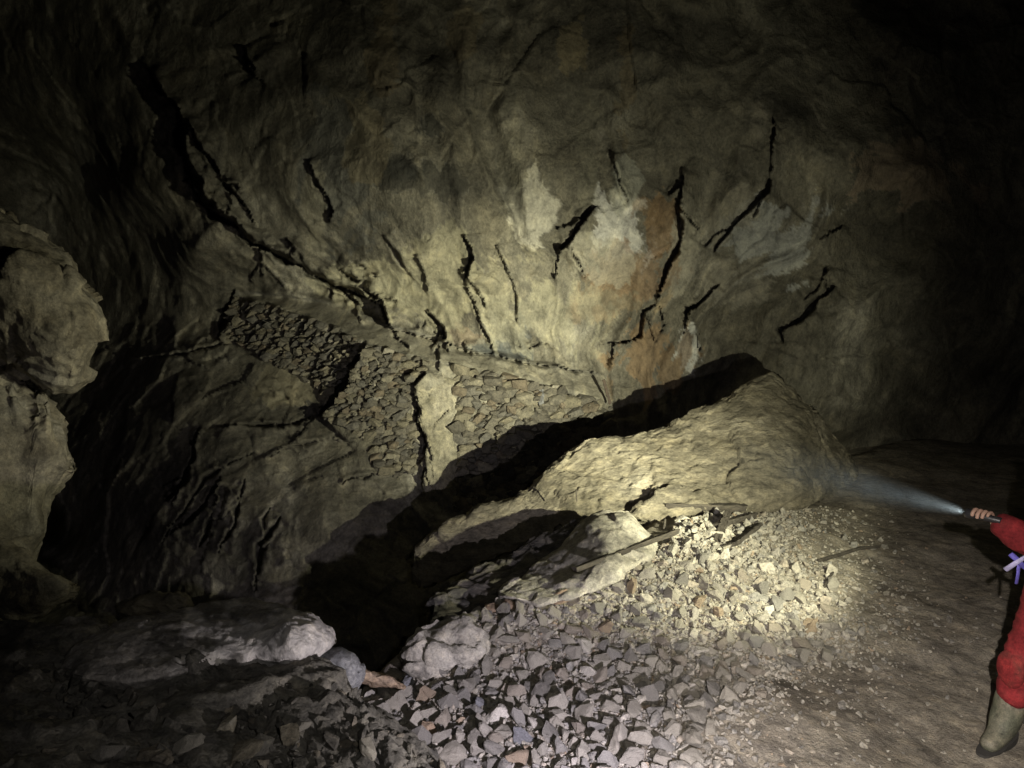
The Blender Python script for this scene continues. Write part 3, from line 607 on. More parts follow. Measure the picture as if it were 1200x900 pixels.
# iron stake at the end of the path, and a scrap of pale rag stuck in the masonry
def bar(name, a, b, w_, h_, mat, twist=0.0, parent=None, taper=1.0, seed=0, seg=14, bend=0.0):
    """an uneven bar or plank from a to b"""
    a, b = np.array(a, float), np.array(b, float)
    t = (b - a) / np.linalg.norm(b - a)
    ref = np.array([0, 0, 1.0]) if abs(t[2]) < 0.9 else np.array([1.0, 0, 0])
    s = np.cross(t, ref); s /= np.linalg.norm(s); n = np.cross(s, t)
    c, si = math.cos(twist), math.sin(twist); s, n = s * c + n * si, -s * si + n * c
    Lb = np.linalg.norm(b - a); r = np.random.default_rng(seed + 5)
    prof = np.array([(-1, -.8), (-.9, -1), (.9, -1), (1, -.8), (1, .8), (.88, 1), (0.1, .93), (-.88, 1), (-1, .8)])
    vs2 = []
    for i in range(seg + 1):
        f = i / seg
        k = 1 + (taper - 1) * f
        jit = 1 + 0.10 * r.normal(size=(len(prof), 1))
        cpt = a + (b - a) * f + n * (bend * math.sin(math.pi * f)) + r.normal(size=3) * h_ * 0.04
        vs2.append(cpt + (prof * jit)[:, :1] * s * w_ / 2 * k + (prof * jit)[:, 1:] * n * h_ / 2 * k)
    # ragged ends
    vs2[0] = vs2[0] + t * (r.random((len(prof), 1)) * 0.05 * Lb); vs2[-1] = vs2[-1] - t * (r.random((len(prof), 1)) * 0.05 * Lb)
    bm = bmesh.new(); rows = [[bm.verts.new(p) for p in row] for row in vs2]
    m = len(prof)
    for i in range(seg):
        for j in range(m):
            bm.faces.new((rows[i][j], rows[i][(j + 1) % m], rows[i + 1][(j + 1) % m], rows[i + 1][j]))
    bm.faces.new(rows[0]); bm.faces.new(rows[-1][::-1])
    bmesh.ops.recalc_face_normals(bm, faces=bm.faces)
    # local axes along the bar, so the grain follows it
    mid = (a + b) / 2
    Mx = Matrix(((t[0], s[0], n[0], mid[0]), (t[1], s[1], n[1], mid[1]), (t[2], s[2], n[2], mid[2]), (0, 0, 0, 1)))
    bm.transform(Mx.inverted())
    me = bpy.data.meshes.new(name); bm.to_mesh(me); bm.free()
    o = link(name, me, mat, parent); o.matrix_world = Mx
    return o
o = bar('iron_stake', P(715, 474, 8.45), P(707, 444, 8.45), 0.035, 0.035, M_iron, seed=3)
tag(o, 'dark iron stake standing at the end of the path by the slab shadow', 'stake')
bm = bmesh.new()
r_ = np.random.default_rng(4); rows = []
for i in range(7):
    rows.append([bm.verts.new(P(630 + j * 2.6 + r_.normal() * 0.8, 456 + i * 3.2, float(wall_d(np.array([634.0]), np.array([456 + i * 3.2]))[0]) - 0.07 + 0.015 * r_.normal())) for j in range(4)])
for i in range(6):
    for j in range(3): bm.faces.new((rows[i][j], rows[i][j + 1], rows[i + 1][j + 1], rows[i + 1][j]))
ext = bmesh.ops.extrude_face_region(bm, geom=bm.faces[:]); bmesh.ops.translate(bm, verts=[g for g in ext['geom'] if isinstance(g, bmesh.types.BMVert)], vec=(0, 0.05, 0))
bmesh.ops.recalc_face_normals(bm, faces=bm.faces)
me = bpy.data.meshes.new('rag'); bm.to_mesh(me); bm.free()
tag(link('rag', me, M_rag), 'small pale scrap caught in the top of the dry stone wall', 'rag')

def fl(uu, vv, dz=0.0):
    """point of the floor seen at (uu, vv)"""
    r = ray(uu, vv); d = np.linspace(2.5, 9, 800)
    p = CAM + d[:, None] * r
    hz = height(p[:, 0], p[:, 1])
    k = int(np.argmax(p[:, 2] < hz)); q = p[k].copy(); q[2] = hz[k] + dz
    return q
# ------------------------------------------------------------------ old timber on the heap
o = bar('timber_beam', fl(776, 606, .10), fl(876, 606, .08), 0.08, 0.055, M_wood, 0.1, seed=1); tag(o, 'short square dark timber beam lying level in front of the great slab', 'timber')
o = bar('timber_plank', P(672, 668, 4.25), fl(793, 635, 0.085), 0.06, 0.03, M_wood, 0.35, seed=2, taper=1.1); tag(o, 'long thin grey plank sloping down across the foot of the pale boulder', 'plank')
o = bar('timber_post', fl(852, 614, .10), fl(840, 638, .02), 0.05, 0.05, M_wood, 0.2, seed=3); tag(o, 'stubby dark post end leaning on the timber beam', 'timber')
o = bar('timber_board', fl(854, 648, .05), fl(886, 622, .05), 0.12, 0.03, M_wood, 0.5, seed=4); tag(o, 'wide broken board lying on the rubble right of the stubby post', 'board')
o = bar('timber_board', fl(838, 624, .05), fl(884, 610, .05), 0.06, 0.04, M_wood, 0.3, seed=7); tag(o, 'narrow board end behind the wide broken board', 'board')
def stick(line, rad, label):
    pts = [np.array(p) for p in line]
    cu = bpy.data.curves.new('stick', 'CURVE'); cu.dimensions = '3D'; cu.bevel_depth = rad; cu.bevel_resolution = 2; cu.use_fill_caps = True
    sp = cu.splines.new('POLY'); sp.points.add(len(pts) - 1)
    for k, p in enumerate(pts):
        sp.points[k].co = (*p, 1); sp.points[k].radius = 1 - 0.4 * k / len(pts)
    tmp = bpy.data.objects.new('stick', cu); C.objects.link(tmp)
    dg = bpy.context.evaluated_depsgraph_get()
    me = bpy.data.meshes.new_from_object(tmp.evaluated_get(dg)); bpy.data.objects.remove(tmp)
    return tag(link('stick', me, M_wood), label, 'stick')
stick([fl(960, 660, .02), fl(985, 654, .03), fl(1008, 649, .05), fl(1030, 645, .03)], 0.016, 'thin dark stick lying on the dirt floor away from the rubble')
stick([fl(965, 692, .02), fl(972, 683, .04), fl(976, 674, .02)], 0.012, 'short dark twig on the dirt beside the rubble')
stick([P(676, 588, 5.72), P(675, 574, 5.72)], 0.006, 'tiny twig standing up behind the pale boulder')
stick([fl(778, 620, .0), fl(779, 618, .07)], 0.012, 'rusty stub poking up under the timber beam')

# ------------------------------------------------------------------ rubble
def make_stone(seed, n=26, ax=(1, 1, 1), bev=0.045):
    r = np.random.default_rng(seed)
    pts = r.normal(size=(n, 3)); pts /= np.linalg.norm(pts, axis=1)[:, None]
    pts /= (np.abs(pts).max(1)[:, None]) ** 0.5; pts *= 0.8 + 0.35 * r.random((n, 1))
    # slice with random planes for broken faces
    for k in range(6):
        nr = r.normal(size=3); nr /= np.linalg.norm(nr); h = 0.38 + 0.35 * r.random()
        dd = pts @ nr - h
        pts = pts - np.maximum(dd, 0)[:, None] * nr
    pts = pts * np.array(ax)
    bm = bmesh.new(); vv = [bm.verts.new(p) for p in pts]
    res = bmesh.ops.convex_hull(bm, input=vv)
    bmesh.ops.delete(bm, geom=[g for g in res['geom_interior'] if isinstance(g, bmesh.types.BMVert)], context='VERTS')
    bmesh.ops.dissolve_limit(bm, angle_limit=R(9), verts=bm.verts, edges=bm.edges)
    bmesh.ops.bevel(bm, geom=bm.edges[:], offset=bev, segments=1, affect='EDGES', clamp_overlap=True)
    bmesh.ops.triangulate(bm, faces=bm.faces)
    bmesh.ops.recalc_face_normals(bm, faces=bm.faces)
    bm.verts.index_update()
    Vv = np.array([v_.co[:] for v_ in bm.verts]); Ff = np.array([[v_.index for v_ in f.verts] for f in bm.faces]); bm.free()
    return Vv, Ff
PROT = []
for k in range(18):
    rr = np.random.default_rng(900 + k)
    PROT.append(make_stone(500 + k, 14 + k, (1.0, 0.62 + 0.35 * rr.random(), 0.5 + 0.35 * rr.random())))
def rock_detail(Vv, Ff):
    """a finer copy for the large individual stones: chipped and uneven"""
    me = np_mesh('stone', Vv, Ff, False)
    bm = bmesh.new(); bm.from_mesh(me)
    bmesh.ops.subdivide_edges(bm, edges=[e_ for e_ in bm.edges if e_.calc_length() > 0.25], cuts=2, use_grid_fill=True)
    bmesh.ops.triangulate(bm, faces=bm.faces); bm.normal_update()
    c = np.array([v_.co[:] for v_ in bm.verts]); n = np.array([v_.normal[:] for v_ in bm.verts])
    h = 0.05 * fbm(c * 3.0, 4, 3, 0.65) + 0.07 * facets(c * 2.6, 5, 0.8)
    for v_, a, b, x in zip(bm.verts, c, n, h): v_.co = a + b * x
    for f in bm.faces: f.smooth = False
    bm.to_mesh(me); bm.free()
    return me
BIG = [rock_detail(*PROT[k]) for k in range(18)]

def density(uu, vv):
    """how rubble-covered the floor is at picture points (0..1)"""
    edge = np.interp(vv, [560, 600, 640, 700, 740, 770, 800, 850, 900, 960], [930, 930, 925, 975, 1010, 990, 900, 860, 840, 830])
    a = (1 - sstep(-90, 40, uu - edge)) * 0.9 + 0.1 * (1 - sstep(0, 160, uu - edge))
    return a
cand = []
N0 = 90000
x = rng.uniform(-1.5, 3.2, N0); y = rng.uniform(2.3, 7.0, N0)
z = height(x, y, False)
uu, vv, dd = project(np.stack([x, y, z], 1))
de, se, _ = polydist(x, y, EDGE)
dens = density(uu, vv)
okm = (se * de < 0.06) & (uu > 340) & (uu < 1240) & (vv < 960) & (rng.random(N0) < np.maximum(dens, 0.004))
crest = np.interp(uu, [470, 510, 590, 640, 700, 770, 800, 960], [800, 728, 706, 717, 694, 652, 612, 596])
okm &= vv > crest - 3
x, y, z, uu, vv, dd, dens = (q[okm] for q in (x, y, z, uu, vv, dd, dens))
n = len(x)
near = np.clip((vv - 620) / 240, 0, 1)
rad = np.exp(rng.normal(math.log(0.0165), 0.66, n)) * (1.0 + 0.22 * near)
finer = sstep(780, 960, uu) * sstep(740, 800, vv)          # fine gravel on the right foreground
rad *= 1 - 0.55 * finer
rad = np.where(dens < 0.4, rad * 0.6, rad)
rad = np.clip(rad, 0.006, 0.068)
order = np.argsort(-rad)
cell = {}
keep = []
for k in order:
    cx, cy = int(math.floor(x[k] / 0.25)), int(math.floor(y[k] / 0.25))
    good = True
    for ax_ in (-1, 0, 1):
        for ay_ in (-1, 0, 1):
            for j in cell.get((cx + ax_, cy + ay_), ()):
                if (x[k] - x[j]) ** 2 + (y[k] - y[j]) ** 2 < (0.60 * (rad[k] + rad[j])) ** 2: good = False; break
            if not good: break
        if not good: break
    if good:
        keep.append(k); cell.setdefault((cx, cy), []).append(k)
keep = np.array(keep)
# heaps a second, looser layer so the rubble is not one even carpet
proj = rad[keep] / dd[keep] * ((uu[keep] > 350) & (uu[keep] < 1200) & (vv[keep] < 905))
order2 = keep[np.argsort(-proj)]
NIND = 292
ind, rest = order2[:NIND], order2[NIND:]
def stone_matrix(k):
    r = np.random.default_rng(int(k) + 31)
    e = Matrix.Rotation(r.uniform(0, 6.28), 4, 'Z') @ Matrix.Rotation(r.normal() * 0.8, 4, 'X') @ Matrix.Rotation(r.normal() * 0.8, 4, 'Y') 
    s = rad[k]
    return Matrix.Translation((x[k], y[k], float(height(np.array([x[k]]), np.array([y[k]]))[0]) + s * 0.12 + r.uniform(0, 0.3) * s)) @ e @ Matrix.Scale(s, 4)
print('stones', len(keep))
names = {}
first = {}
for q, k in enumerate(ind):
    b = int(k) % 18
    r = np.random.default_rng(int(k) + 77)
    if b not in first:
        ob = bpy.data.objects.new('stone', BIG[b]); BIG[b].materials.append(M_stone); first[b] = ob
    else:
        ob = first[b].copy()
    C.objects.link(ob)
    ob.matrix_world = stone_matrix(k)
    U_, V__ = uu[k], vv[k]
    lit = V__ < 765 - 0.02 * (U_ - 600)
    if U_ > 930 and V__ < 790: lab, grp = 'loose grey stone scattered where the rubble thins out onto the dirt floor', 'stones straying onto the dirt floor'
    elif lit: lab, grp = 'pale angular stone in the brightly lit rubble slope below the slab', 'stones of the bright rubble slope'
    elif U_ < 640: lab, grp = 'blue grey angular stone in the near rubble between pit edge and dark ledge', 'stones of the near rubble by the pit'
    else: lab, grp = 'dull angular stone in the shaded near rubble under the bright slope', 'stones of the shaded near rubble'
    tag(ob, lab, 'stone', grp)
    names[int(k)] = ob
ks = np.array(list(names)); ku, kv = uu[ks], vv[ks]
used = set()
def special(u0, v0, mat, label, sc=1.0):
    o_ = None
    for j in np.argsort(np.hypot(ku - u0, kv - v0)):
        if int(ks[j]) not in used:
            used.add(int(ks[j])); o_ = names[int(ks[j])]; break
    if mat:
        o_.data = o_.data.copy(); o_.data.materials.clear(); o_.data.materials.append(mat)
    o_['label'] = label; o_.scale = o_.scale * sc
    if 'group' in o_: del o_['group']
special(665, 690, M_orange, 'rust orange stone just below the grey plank', 1.2)
special(577, 716, M_orange, 'small orange stone near the upper pit edge of the rubble', 1.0)
special(600, 686, M_orange, 'orange brown stone at the foot of the dark splintery rock', 1.1)
special(822, 748, M_white, 'large cream white stone at the lower edge of the bright slope', 1.2)
special(692, 690, M_white, 'pale cream stone in a clump just below the plank', 1.1)
special(900, 716, M_white, 'white stone near the right side of the bright slope', 1.0)
special(625, 862, M_white, 'upright white chip among blue grey stones in the near rubble', 1.0)
special(570, 838, M_white, 'white topped stone in the middle of the blue grey near rubble', 1.2)
special(480, 808, M_blue, 'blue slate stone beside the boulder at the pit lip', 1.3)
special(552, 825, M_blue, 'bluish slate stone in the middle of the near rubble', 1.2)
special(610, 876, M_blue, 'flat blue slate low in the near rubble', 1.2)
special(562, 781, M_orange, 'small orange stone beside the grey boulder at the pit lip', 0.9)
special(510, 860, M_orange, 'rust red stone close to the dark ledge', 0.9)
special(683, 760, M_white, 'cream stone in the gap under the bright slope', 1.0)
special(685, 795, M_white, 'pale buff stone standing in the shaded rubble', 1.0)
special(1008, 783, None, 'flat grey stone lying alone on the dirt floor', 1.0)
# all smaller stones as one mass
V_, F_, nb = [], [], 0
hz = height(x[rest], y[rest])
for j, k in enumerate(rest):
    pv, pf = PROT[int(k) % 18]
    r = np.random.default_rng(int(k) + 31)
    e = np.array((Matrix.Rotation(r.uniform(0, 6.28), 3, 'Z') @ Matrix.Rotation(r.normal() * 0.9, 3, 'X') @ Matrix.Rotation(r.normal() * 0.9, 3, 'Y')))
    V_.append(pv @ e.T * rad[k] + np.array([x[k], y[k], hz[j] + rad[k] * (0.02 + 0.3 * r.random())])); F_.append(pf + nb); nb += len(pv)
# fine gravel everywhere on the heap
M0 = 90000
gx = rng.uniform(-1.2, 3.6, M0); gy = rng.uniform(2.4, 6.6, M0); gz = height(gx, gy)
gu, gv, gd = project(np.stack([gx, gy, gz], 1)); de, se, _ = polydist(gx, gy, EDGE)
gdn = density(gu, gv)
gk = np.where((se * de < 0.05) & (gu > 330) & (gu < 1240) & (gv < 950) & (gv > 596) & (rng.random(M0) < np.maximum(gdn, np.where((gv > 740) & (gu < 1060), 0.055, 0.008))) & (gv > np.interp(gu, [470, 510, 590, 640, 700, 770, 800, 960], [800, 728, 706, 717, 694, 652, 612, 596]) - 2))[0]
gr = np.clip(np.exp(rng.normal(math.log(0.011), 0.45, M0)), 0.004, 0.03)
LP = [make_stone(700 + k, 12, (1, 0.8, 0.6), 0.0) for k in range(8)]
for k in gk:
    pv, pf = LP[int(k) % 8]
    r = np.random.default_rng(int(k) + 99)
    e = np.array(Matrix.Rotation(r.uniform(0, 6.28), 3, 'Z') @ Matrix.Rotation(r.uniform(0, 6.28), 3, 'X'))
    V_.append(pv @ e.T * gr[k] + np.array([gx[k], gy[k], gz[k] + gr[k] * 0.3])); F_.append(pf + nb); nb += len(pv)
me = np_mesh('rubble', np.concatenate(V_), np.concatenate(F_), False)
tag(link('rubble', me, M_gravel), 'small loose stones and gravel filling the rubble heap', kind='stuff')
# half buried stones that make up the top of the near ledge
V_, F_, nb = [], [], 0
lr = np.random.default_rng(5)
lu, lv = lr.uniform(-40, 530, 1500), lr.uniform(735, 960, 1500)
for k in range(1500):
    lim_ = np.interp(lu[k], [-40, 60, 120, 200, 300, 360, 395, 440, 500, 540], [745, 755, 815, 812, 796, 796, 802, 842, 884, 920])
    if lv[k] < lim_: continue
    pv, pf = PROT[k % 18]; sz_ = float(np.clip(np.exp(lr.normal(math.log(0.016), 0.6)), 0.006, 0.045))
    e = np.array(Matrix.Rotation(lr.uniform(0, 6.28), 3, 'Z') @ Matrix.Rotation(lr.normal() * 0.6, 3, 'X') @ Matrix.Rotation(lr.normal() * 0.6, 3, 'Y'))
    d = float(_ld(np.array([lu[k]]), np.array([min(lv[k], 980)]))[0])
    V_.append(pv @ e.T * sz_ + P(lu[k], lv[k], d + 0.015)); F_.append(pf + nb); nb += len(pv)
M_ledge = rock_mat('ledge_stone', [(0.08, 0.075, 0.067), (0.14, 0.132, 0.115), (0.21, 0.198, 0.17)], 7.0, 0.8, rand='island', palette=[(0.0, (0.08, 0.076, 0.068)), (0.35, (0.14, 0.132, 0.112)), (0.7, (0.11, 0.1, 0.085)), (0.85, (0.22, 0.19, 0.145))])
me = np_mesh('ledge_rubble', np.concatenate(V_), np.concatenate(F_), False)
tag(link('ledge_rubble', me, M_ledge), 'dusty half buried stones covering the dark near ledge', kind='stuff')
# separate stones lying on the dark near ledge
def on_ledge(u0, v0, s, b, mat, label):
    me_ = BIG[b].copy(); me_.materials.clear(); me_.materials.append(mat)
    ob = bpy.data.objects.new('stone', me_); C.objects.link(ob)
    d = float(_ld(np.array([u0]), np.array([min(v0, 980)]))[0])
    ob.matrix_world = Matrix.Translation(Vector(P(u0, v0, d - 0.02))) @ Matrix.Rotation(b * 1.3, 4, 'Z') @ Matrix.Rotation(0.5, 4, 'X') @ Matrix.Scale(s, 4)
    return tag(ob, label, 'stone')
on_ledge(290, 880, 0.06, 3, M_slab, 'rounded tan stone low on the dark near ledge')
on_ledge(345, 862, 0.05, 5, M_slab, 'yellowish flat stone on the near ledge above the bottom edge')
on_ledge(352, 850, 0.045, 7, M_stone, 'small yellowish chip behind the flat stone on the near ledge')
on_ledge(225, 872, 0.05, 8, M_stone, 'grey angular stone in the dark part of the near ledge')
on_ledge(170, 848, 0.06, 9, M_fore, 'dark stone beneath the long boulder on the near ledge')
on_ledge(385, 820, 0.055, 10, M_fore, 'dark grey stone under the nose of the long boulder')
on_ledge(430, 872, 0.05, 11, M_stone, 'grey stone at the right edge of the dark near ledge')
on_ledge(128, 880, 0.05, 12, M_stone, 'small pale chip in the darkest part of the near ledge')
on_ledge(270, 850, 0.045, 13, M_outcrop, 'brown stone above the rounded tan stone on the near ledge')


# ------------------------------------------------------------------ the caver at the frame edge
M_red = rock_mat('muddy_red_cloth', [(0.11, 0.045, 0.035), (0.20, 0.022, 0.026), (0.25, 0.026, 0.03), (0.17, 0.055, 0.045)], 2.5, 0.22)
M_red2 = rock_mat('red_patch', [(0.12, 0.045, 0.035), (0.24, 0.026, 0.028), (0.30, 0.03, 0.032)], 6.0, 0.4)
M_skin = plain_mat('skin', (0.5, 0.32, 0.24), 0.55, 0.12, 40, 0.1)
M_rubber = rock_mat('muddy_rubber', [(0.07, 0.075, 0.055), (0.12, 0.125, 0.09), (0.2, 0.185, 0.14), (0.26, 0.235, 0.19)], 5.0, 0.25, rough=0.55)
M_sole = plain_mat('sole_rubber', (0.035, 0.033, 0.03), 0.8)
M_black = plain_mat('black_metal', (0.03, 0.03, 0.032), 0.4, 0.2, 40, 0.1)
M_web = plain_mat('blue_webbing', (0.14, 0.12, 0.5), 0.7, 0.2, 60, 0.2)
M_web2 = plain_mat('pale_webbing', (0.5, 0.48, 0.75), 0.7, 0.2, 60, 0.2)
M_helm = plain_mat('white_plastic', (0.6, 0.58, 0.52), 0.4)
M_hair = plain_mat('dark_hair', (0.03, 0.02, 0.015), 0.6)
M_eye = plain_mat('eye', (0.12, 0.1, 0.09), 0.2)
M_lens = plain_mat('lit_lens', (0.8, 0.8, 0.75), 0.2, emit=(1.0, 0.95, 0.8), estr=6.0)

def skin_mesh(name, chains, levels=2, root=0):
    """one continuous surface grown over jointed chains [(point, radius or (rx, ry))]; chains may start at an earlier point's index"""
    bm = bmesh.new(); pts, rad_, ed = [], [], []
    for ch in chains:
        prev = None
        for it in ch:
            if isinstance(it, int): prev = it; continue
            p, r__ = it
            pts.append(p); rad_.append(r__ if isinstance(r__, tuple) else (r__, r__))
            if prev is not None: ed.append((prev, len(pts) - 1))
            prev = len(pts) - 1
    bm.free()
    me = bpy.data.meshes.new(name); me.from_pydata([tuple(p) for p in pts], ed, [])
    ob = bpy.data.objects.new(name, me); C.objects.link(ob)
    sk = ob.modifiers.new('skin', 'SKIN'); sk.use_smooth_shade = True
    if not me.skin_vertices: me.attributes.new('skin', 'FLOAT', 'POINT')
    lay = me.skin_vertices[0].data if me.skin_vertices else None
    for i, r__ in enumerate(rad_):
        lay[i].radius = r__; lay[i].use_root = (i == root)
    sb = ob.modifiers.new('sub', 'SUBSURF'); sb.levels = levels; sb.render_levels = levels
    dg = bpy.context.evaluated_depsgraph_get()
    m2 = bpy.data.meshes.new_from_object(ob.evaluated_get(dg))
    bpy.data.objects.remove(ob); m2.name = name
    return m2
def wrinkle(me, amp, f, seed):
    c = np.array([v_.co[:] for v_ in me.vertices]); n_ = np.array([v_.normal[:] for v_ in me.vertices])
    h = amp * (ridged(c * np.array([f, f, f * 2.2]), 3, seed) * 0.6 + fbm(c * f * .7, 2, seed + 4))
    for v_, a, b, x_ in zip(me.vertices, c, n_, h): v_.co = a + b * x_
def tube_mesh(name, line, radii, seg=14, cap=True):
    bm = bmesh.new(); rows = []
    line = [np.array(p, float) for p in line]
    for i, p in enumerate(line):
        t = line[min(i + 1, len(line) - 1)] - line[max(i - 1, 0)]; t /= np.linalg.norm(t)
        ref = np.array([0, 0, 1.0]) if abs(t[2]) < 0.9 else np.array([1.0, 0, 0])
        a = np.cross(t, ref); a /= np.linalg.norm(a); b = np.cross(a, t)
        r__ = radii[i] if isinstance(radii[i], tuple) else (radii[i], radii[i])
        rows.append([bm.verts.new(p + a * r__[0] * math.cos(k / seg * 2 * math.pi) + b * r__[1] * math.sin(k / seg * 2 * math.pi)) for k in range(seg)])
    for a, b in zip(rows[:-1], rows[1:]):
        for k in range(seg): bm.faces.new((a[k], a[(k + 1) % seg], b[(k + 1) % seg], b[k]))
    if cap: bm.faces.new(rows[0]); bm.faces.new(rows[-1])
    bmesh.ops.recalc_face_normals(bm, faces=bm.faces)
    for f in bm.faces: f.smooth = True
    me = bpy.data.meshes.new(name); bm.to_mesh(me); bm.free(); return me
V3 = lambda *a: np.array(a, float)
person = bpy.data.objects.new('person', None); C.objects.link(person); person.location = (0, 0, 0)
tag(person, 'caver in a muddy red suit and green boots holding out a lit torch', 'person')
AXT = (P(520, 450, 8.4) - P(1129, 600, 3.22)); AXT = AXT / np.linalg.norm(AXT)
T0 = P(1129, 600, 3.22) - AXT * 0.012
GRIP = T0 - AXT * 0.075
ELB = V3(2.33, 2.86, 1.06); WR = GRIP + V3(0.052, -0.028, -0.016)
pel, spi, che, nec = V3(2.56, 2.97, .95), V3(2.55, 2.97, 1.14), V3(2.57, 2.97, 1.33), V3(2.58, 2.97, 1.47)
SHN, SHF = V3(2.565, 2.80, 1.375), V3(2.59, 3.14, 1.375)
ELF, WRF = V3(2.76, 3.22, 1.13), V3(2.74, 3.26, .90)
HN, KN, AN = V3(2.455, 2.87, .90), V3(2.355, 2.89, .49), V3(2.355, 2.92, .10)
HF, KF, AF = V3(2.60, 3.07, .90), V3(2.66, 3.09, .49), V3(2.78, 3.09, .11)
hand_dir = (GRIP - WR) / np.linalg.norm(GRIP - WR)
PALM = WR + hand_dir * 0.035
HFp = WRF + V3(-.03, 0, -.07)
body = skin_mesh('body', [
    [(pel, (.13, .10)), (spi, (.12, .09)), (che, (.13, .10)), (nec, .058), (V3(2.575, 2.97, 1.53), .056), (V3(2.57, 2.97, 1.59), .055)],
    [2, (SHN, .055), ((SHN + ELB) / 2, .046), (ELB, .040), ((ELB + WR) / 2, .036), (WR, .026), (PALM, (.030, .020))],
    [2, (SHF, .055), (ELF, .040), (WRF, .027), (HFp, (.036, .018)), (HFp + V3(-.01, 0, -.05), (.034, .014))],
    [0, (HN, .085), ((HN + KN) / 2, .07), (KN, .055), ((KN + AN) / 2, .048), (AN, .04)],
    [0, (HF, .085), ((HF + KF) / 2, .07), (KF, .055), ((KF + AF) / 2, .048), (AF, .04)]])
# five fingers closed round the torch: each its own bent chain rooted in the palm, joined to the body mesh
e1 = np.cross(AXT, V3(0, 0, 1)); e1 /= np.linalg.norm(e1); e2 = np.cross(e1, AXT)     # e1 to the caver's right, e2 up
def around(off, ang, r__): return GRIP + AXT * off + e1 * r__ * math.cos(ang) + e2 * r__ * math.sin(ang)
parts_ = [body]
def head_mesh():
    bm = bmesh.new(); bmesh.ops.create_icosphere(bm, subdivisions=5, radius=1)
    def bump(d, c, s_): return math.exp(-sum(((a - b) / q) ** 2 for a, b, q in zip(d, c, s_)))
    for v_ in bm.verts:
        f, y_, z_ = -v_.co.x, v_.co.y, v_.co.z             # f = towards the face
        jaw = 1 - 0.26 * max(0, -z_) ** 1.4
        x_, yy, zz = f * (0.098 if f < 0 else 0.092), y_ * 0.076 * jaw, z_ * 0.118
        if f > 0:
            x_ += 0.024 * bump((y_, z_), (0, -0.16), (0.13, 0.17)) + 0.010 * bump((y_, z_), (0, 0.08), (0.1, 0.2))      # nose and bridge
            x_ += 0.008 * bump((y_, z_), (0, 0.26), (0.5, 0.09)) - 0.012 * (bump((y_, z_), (0.4, 0.1), (0.2, 0.11)) + bump((y_, z_), (-0.4, 0.1), (0.2, 0.11)))
            x_ += 0.009 * bump((y_, z_), (0, -0.47), (0.26, 0.06)) + 0.009 * bump((y_, z_), (0, -0.58), (0.22, 0.06)) - 0.007 * bump((y_, z_), (0, -0.525), (0.3, 0.022))
            x_ += 0.014 * bump((y_, z_), (0, -0.85), (0.3, 0.16))
        for sd in (-1, 1):
            e_ = bump((f, y_, z_), (-0.08, sd * 0.98, 0.0), (0.16, 0.3, 0.26)); yy += sd * 0.018 * e_; x_ -= 0.006 * e_
        v_.co = Vector((2.562 - x_, 2.97 + yy, 1.622 + zz))
    m_ = bpy.data.meshes.new('head'); bm.to_mesh(m_); bm.free(); return m_
parts_.append(head_mesh())
for j, (off, ln, rr_) in enumerate([(.036, 1.0, .0095), (.015, 1.08, .0098), (-.006, 1.0, .0094), (-.026, .82, .0082)]):
    chain = [(PALM + (around(off, 0.25, .03) - PALM) * .35, rr_ * 1.05), (around(off, 0.35, .031), rr_ * 1.08), (around(off, 0.35 + 1.15 * ln, .029), rr_), (around(off, 0.35 + 2.1 * ln, .0275), rr_ * .93), (around(off, 0.35 + 2.9 * ln, .027), rr_ * .8)]
    parts_.append(skin_mesh('finger', [chain]))
parts_.append(skin_mesh('finger', [[(PALM, .014), (around(-.01, 0.1, .034), .0125), (around(.022, -0.35, .031), .0108), (around(.05, -0.45, .0285), .0088)]]))
for k in range(4):
    b_ = HFp + V3(-.012, 0, -.06) + V3(0, (k - 1.5) * .018, 0); L4 = (.06, .072, .066, .05)[k]
    parts_.append(skin_mesh('finger', [[(b_, .0095), (b_ + V3(-.004, 0, -L4 * .5), .009), (b_ + V3(-.02, 0, -L4 * .95), .0075)]]))
b_ = HFp + V3(-.02, -.02, .0)
parts_.append(skin_mesh('finger', [[(b_, .0125), (b_ + V3(-.03, -.012, -.03), .0105), (b_ + V3(-.04, -.008, -.06), .0085)]]))
bm = bmesh.new()
for m_ in parts_: bm.from_mesh(m_)
for f in bm.faces: f.smooth = True
body = bpy.data.meshes.new('body'); bm.to_mesh(body); bm.free()
body.materials.clear(); link('body', body, M_skin, person)
suit = skin_mesh('coverall', levels=3, chains=[
    [(pel, (.165, .13)), (spi, (.155, .125)), (che, (.155, .125)), (V3(2.575, 2.97, 1.42), (.12, .10)), (V3(2.577, 2.97, 1.475), .072)],
    [2, (SHN, .078), ((SHN + ELB) / 2, .072), (ELB, .088), (ELB + (WR - ELB) * .45, .075), (ELB + (WR - ELB) * .85, .056), (WR + hand_dir * .022, .042)],
    [2, (SHF, .078), ((SHF + ELF) / 2, .07), (ELF, .062), (WRF, .042)],
    [0, (HN, .108), ((HN + KN) / 2, .09), (KN, .078), (KN + (AN - KN) * .35, .074), (KN + (AN - KN) * .62, .076)],
    [0, (HF, .108), ((HF + KF) / 2, .09), (KF, .078), (KF + (AF - KF) * .35, .074), (KF + (AF - KF) * .62, .076)]])
wrinkle(suit, 0.017, 8, 610)
for f in suit.polygons: f.use_smooth = True
link('coverall', suit, M_red, person)
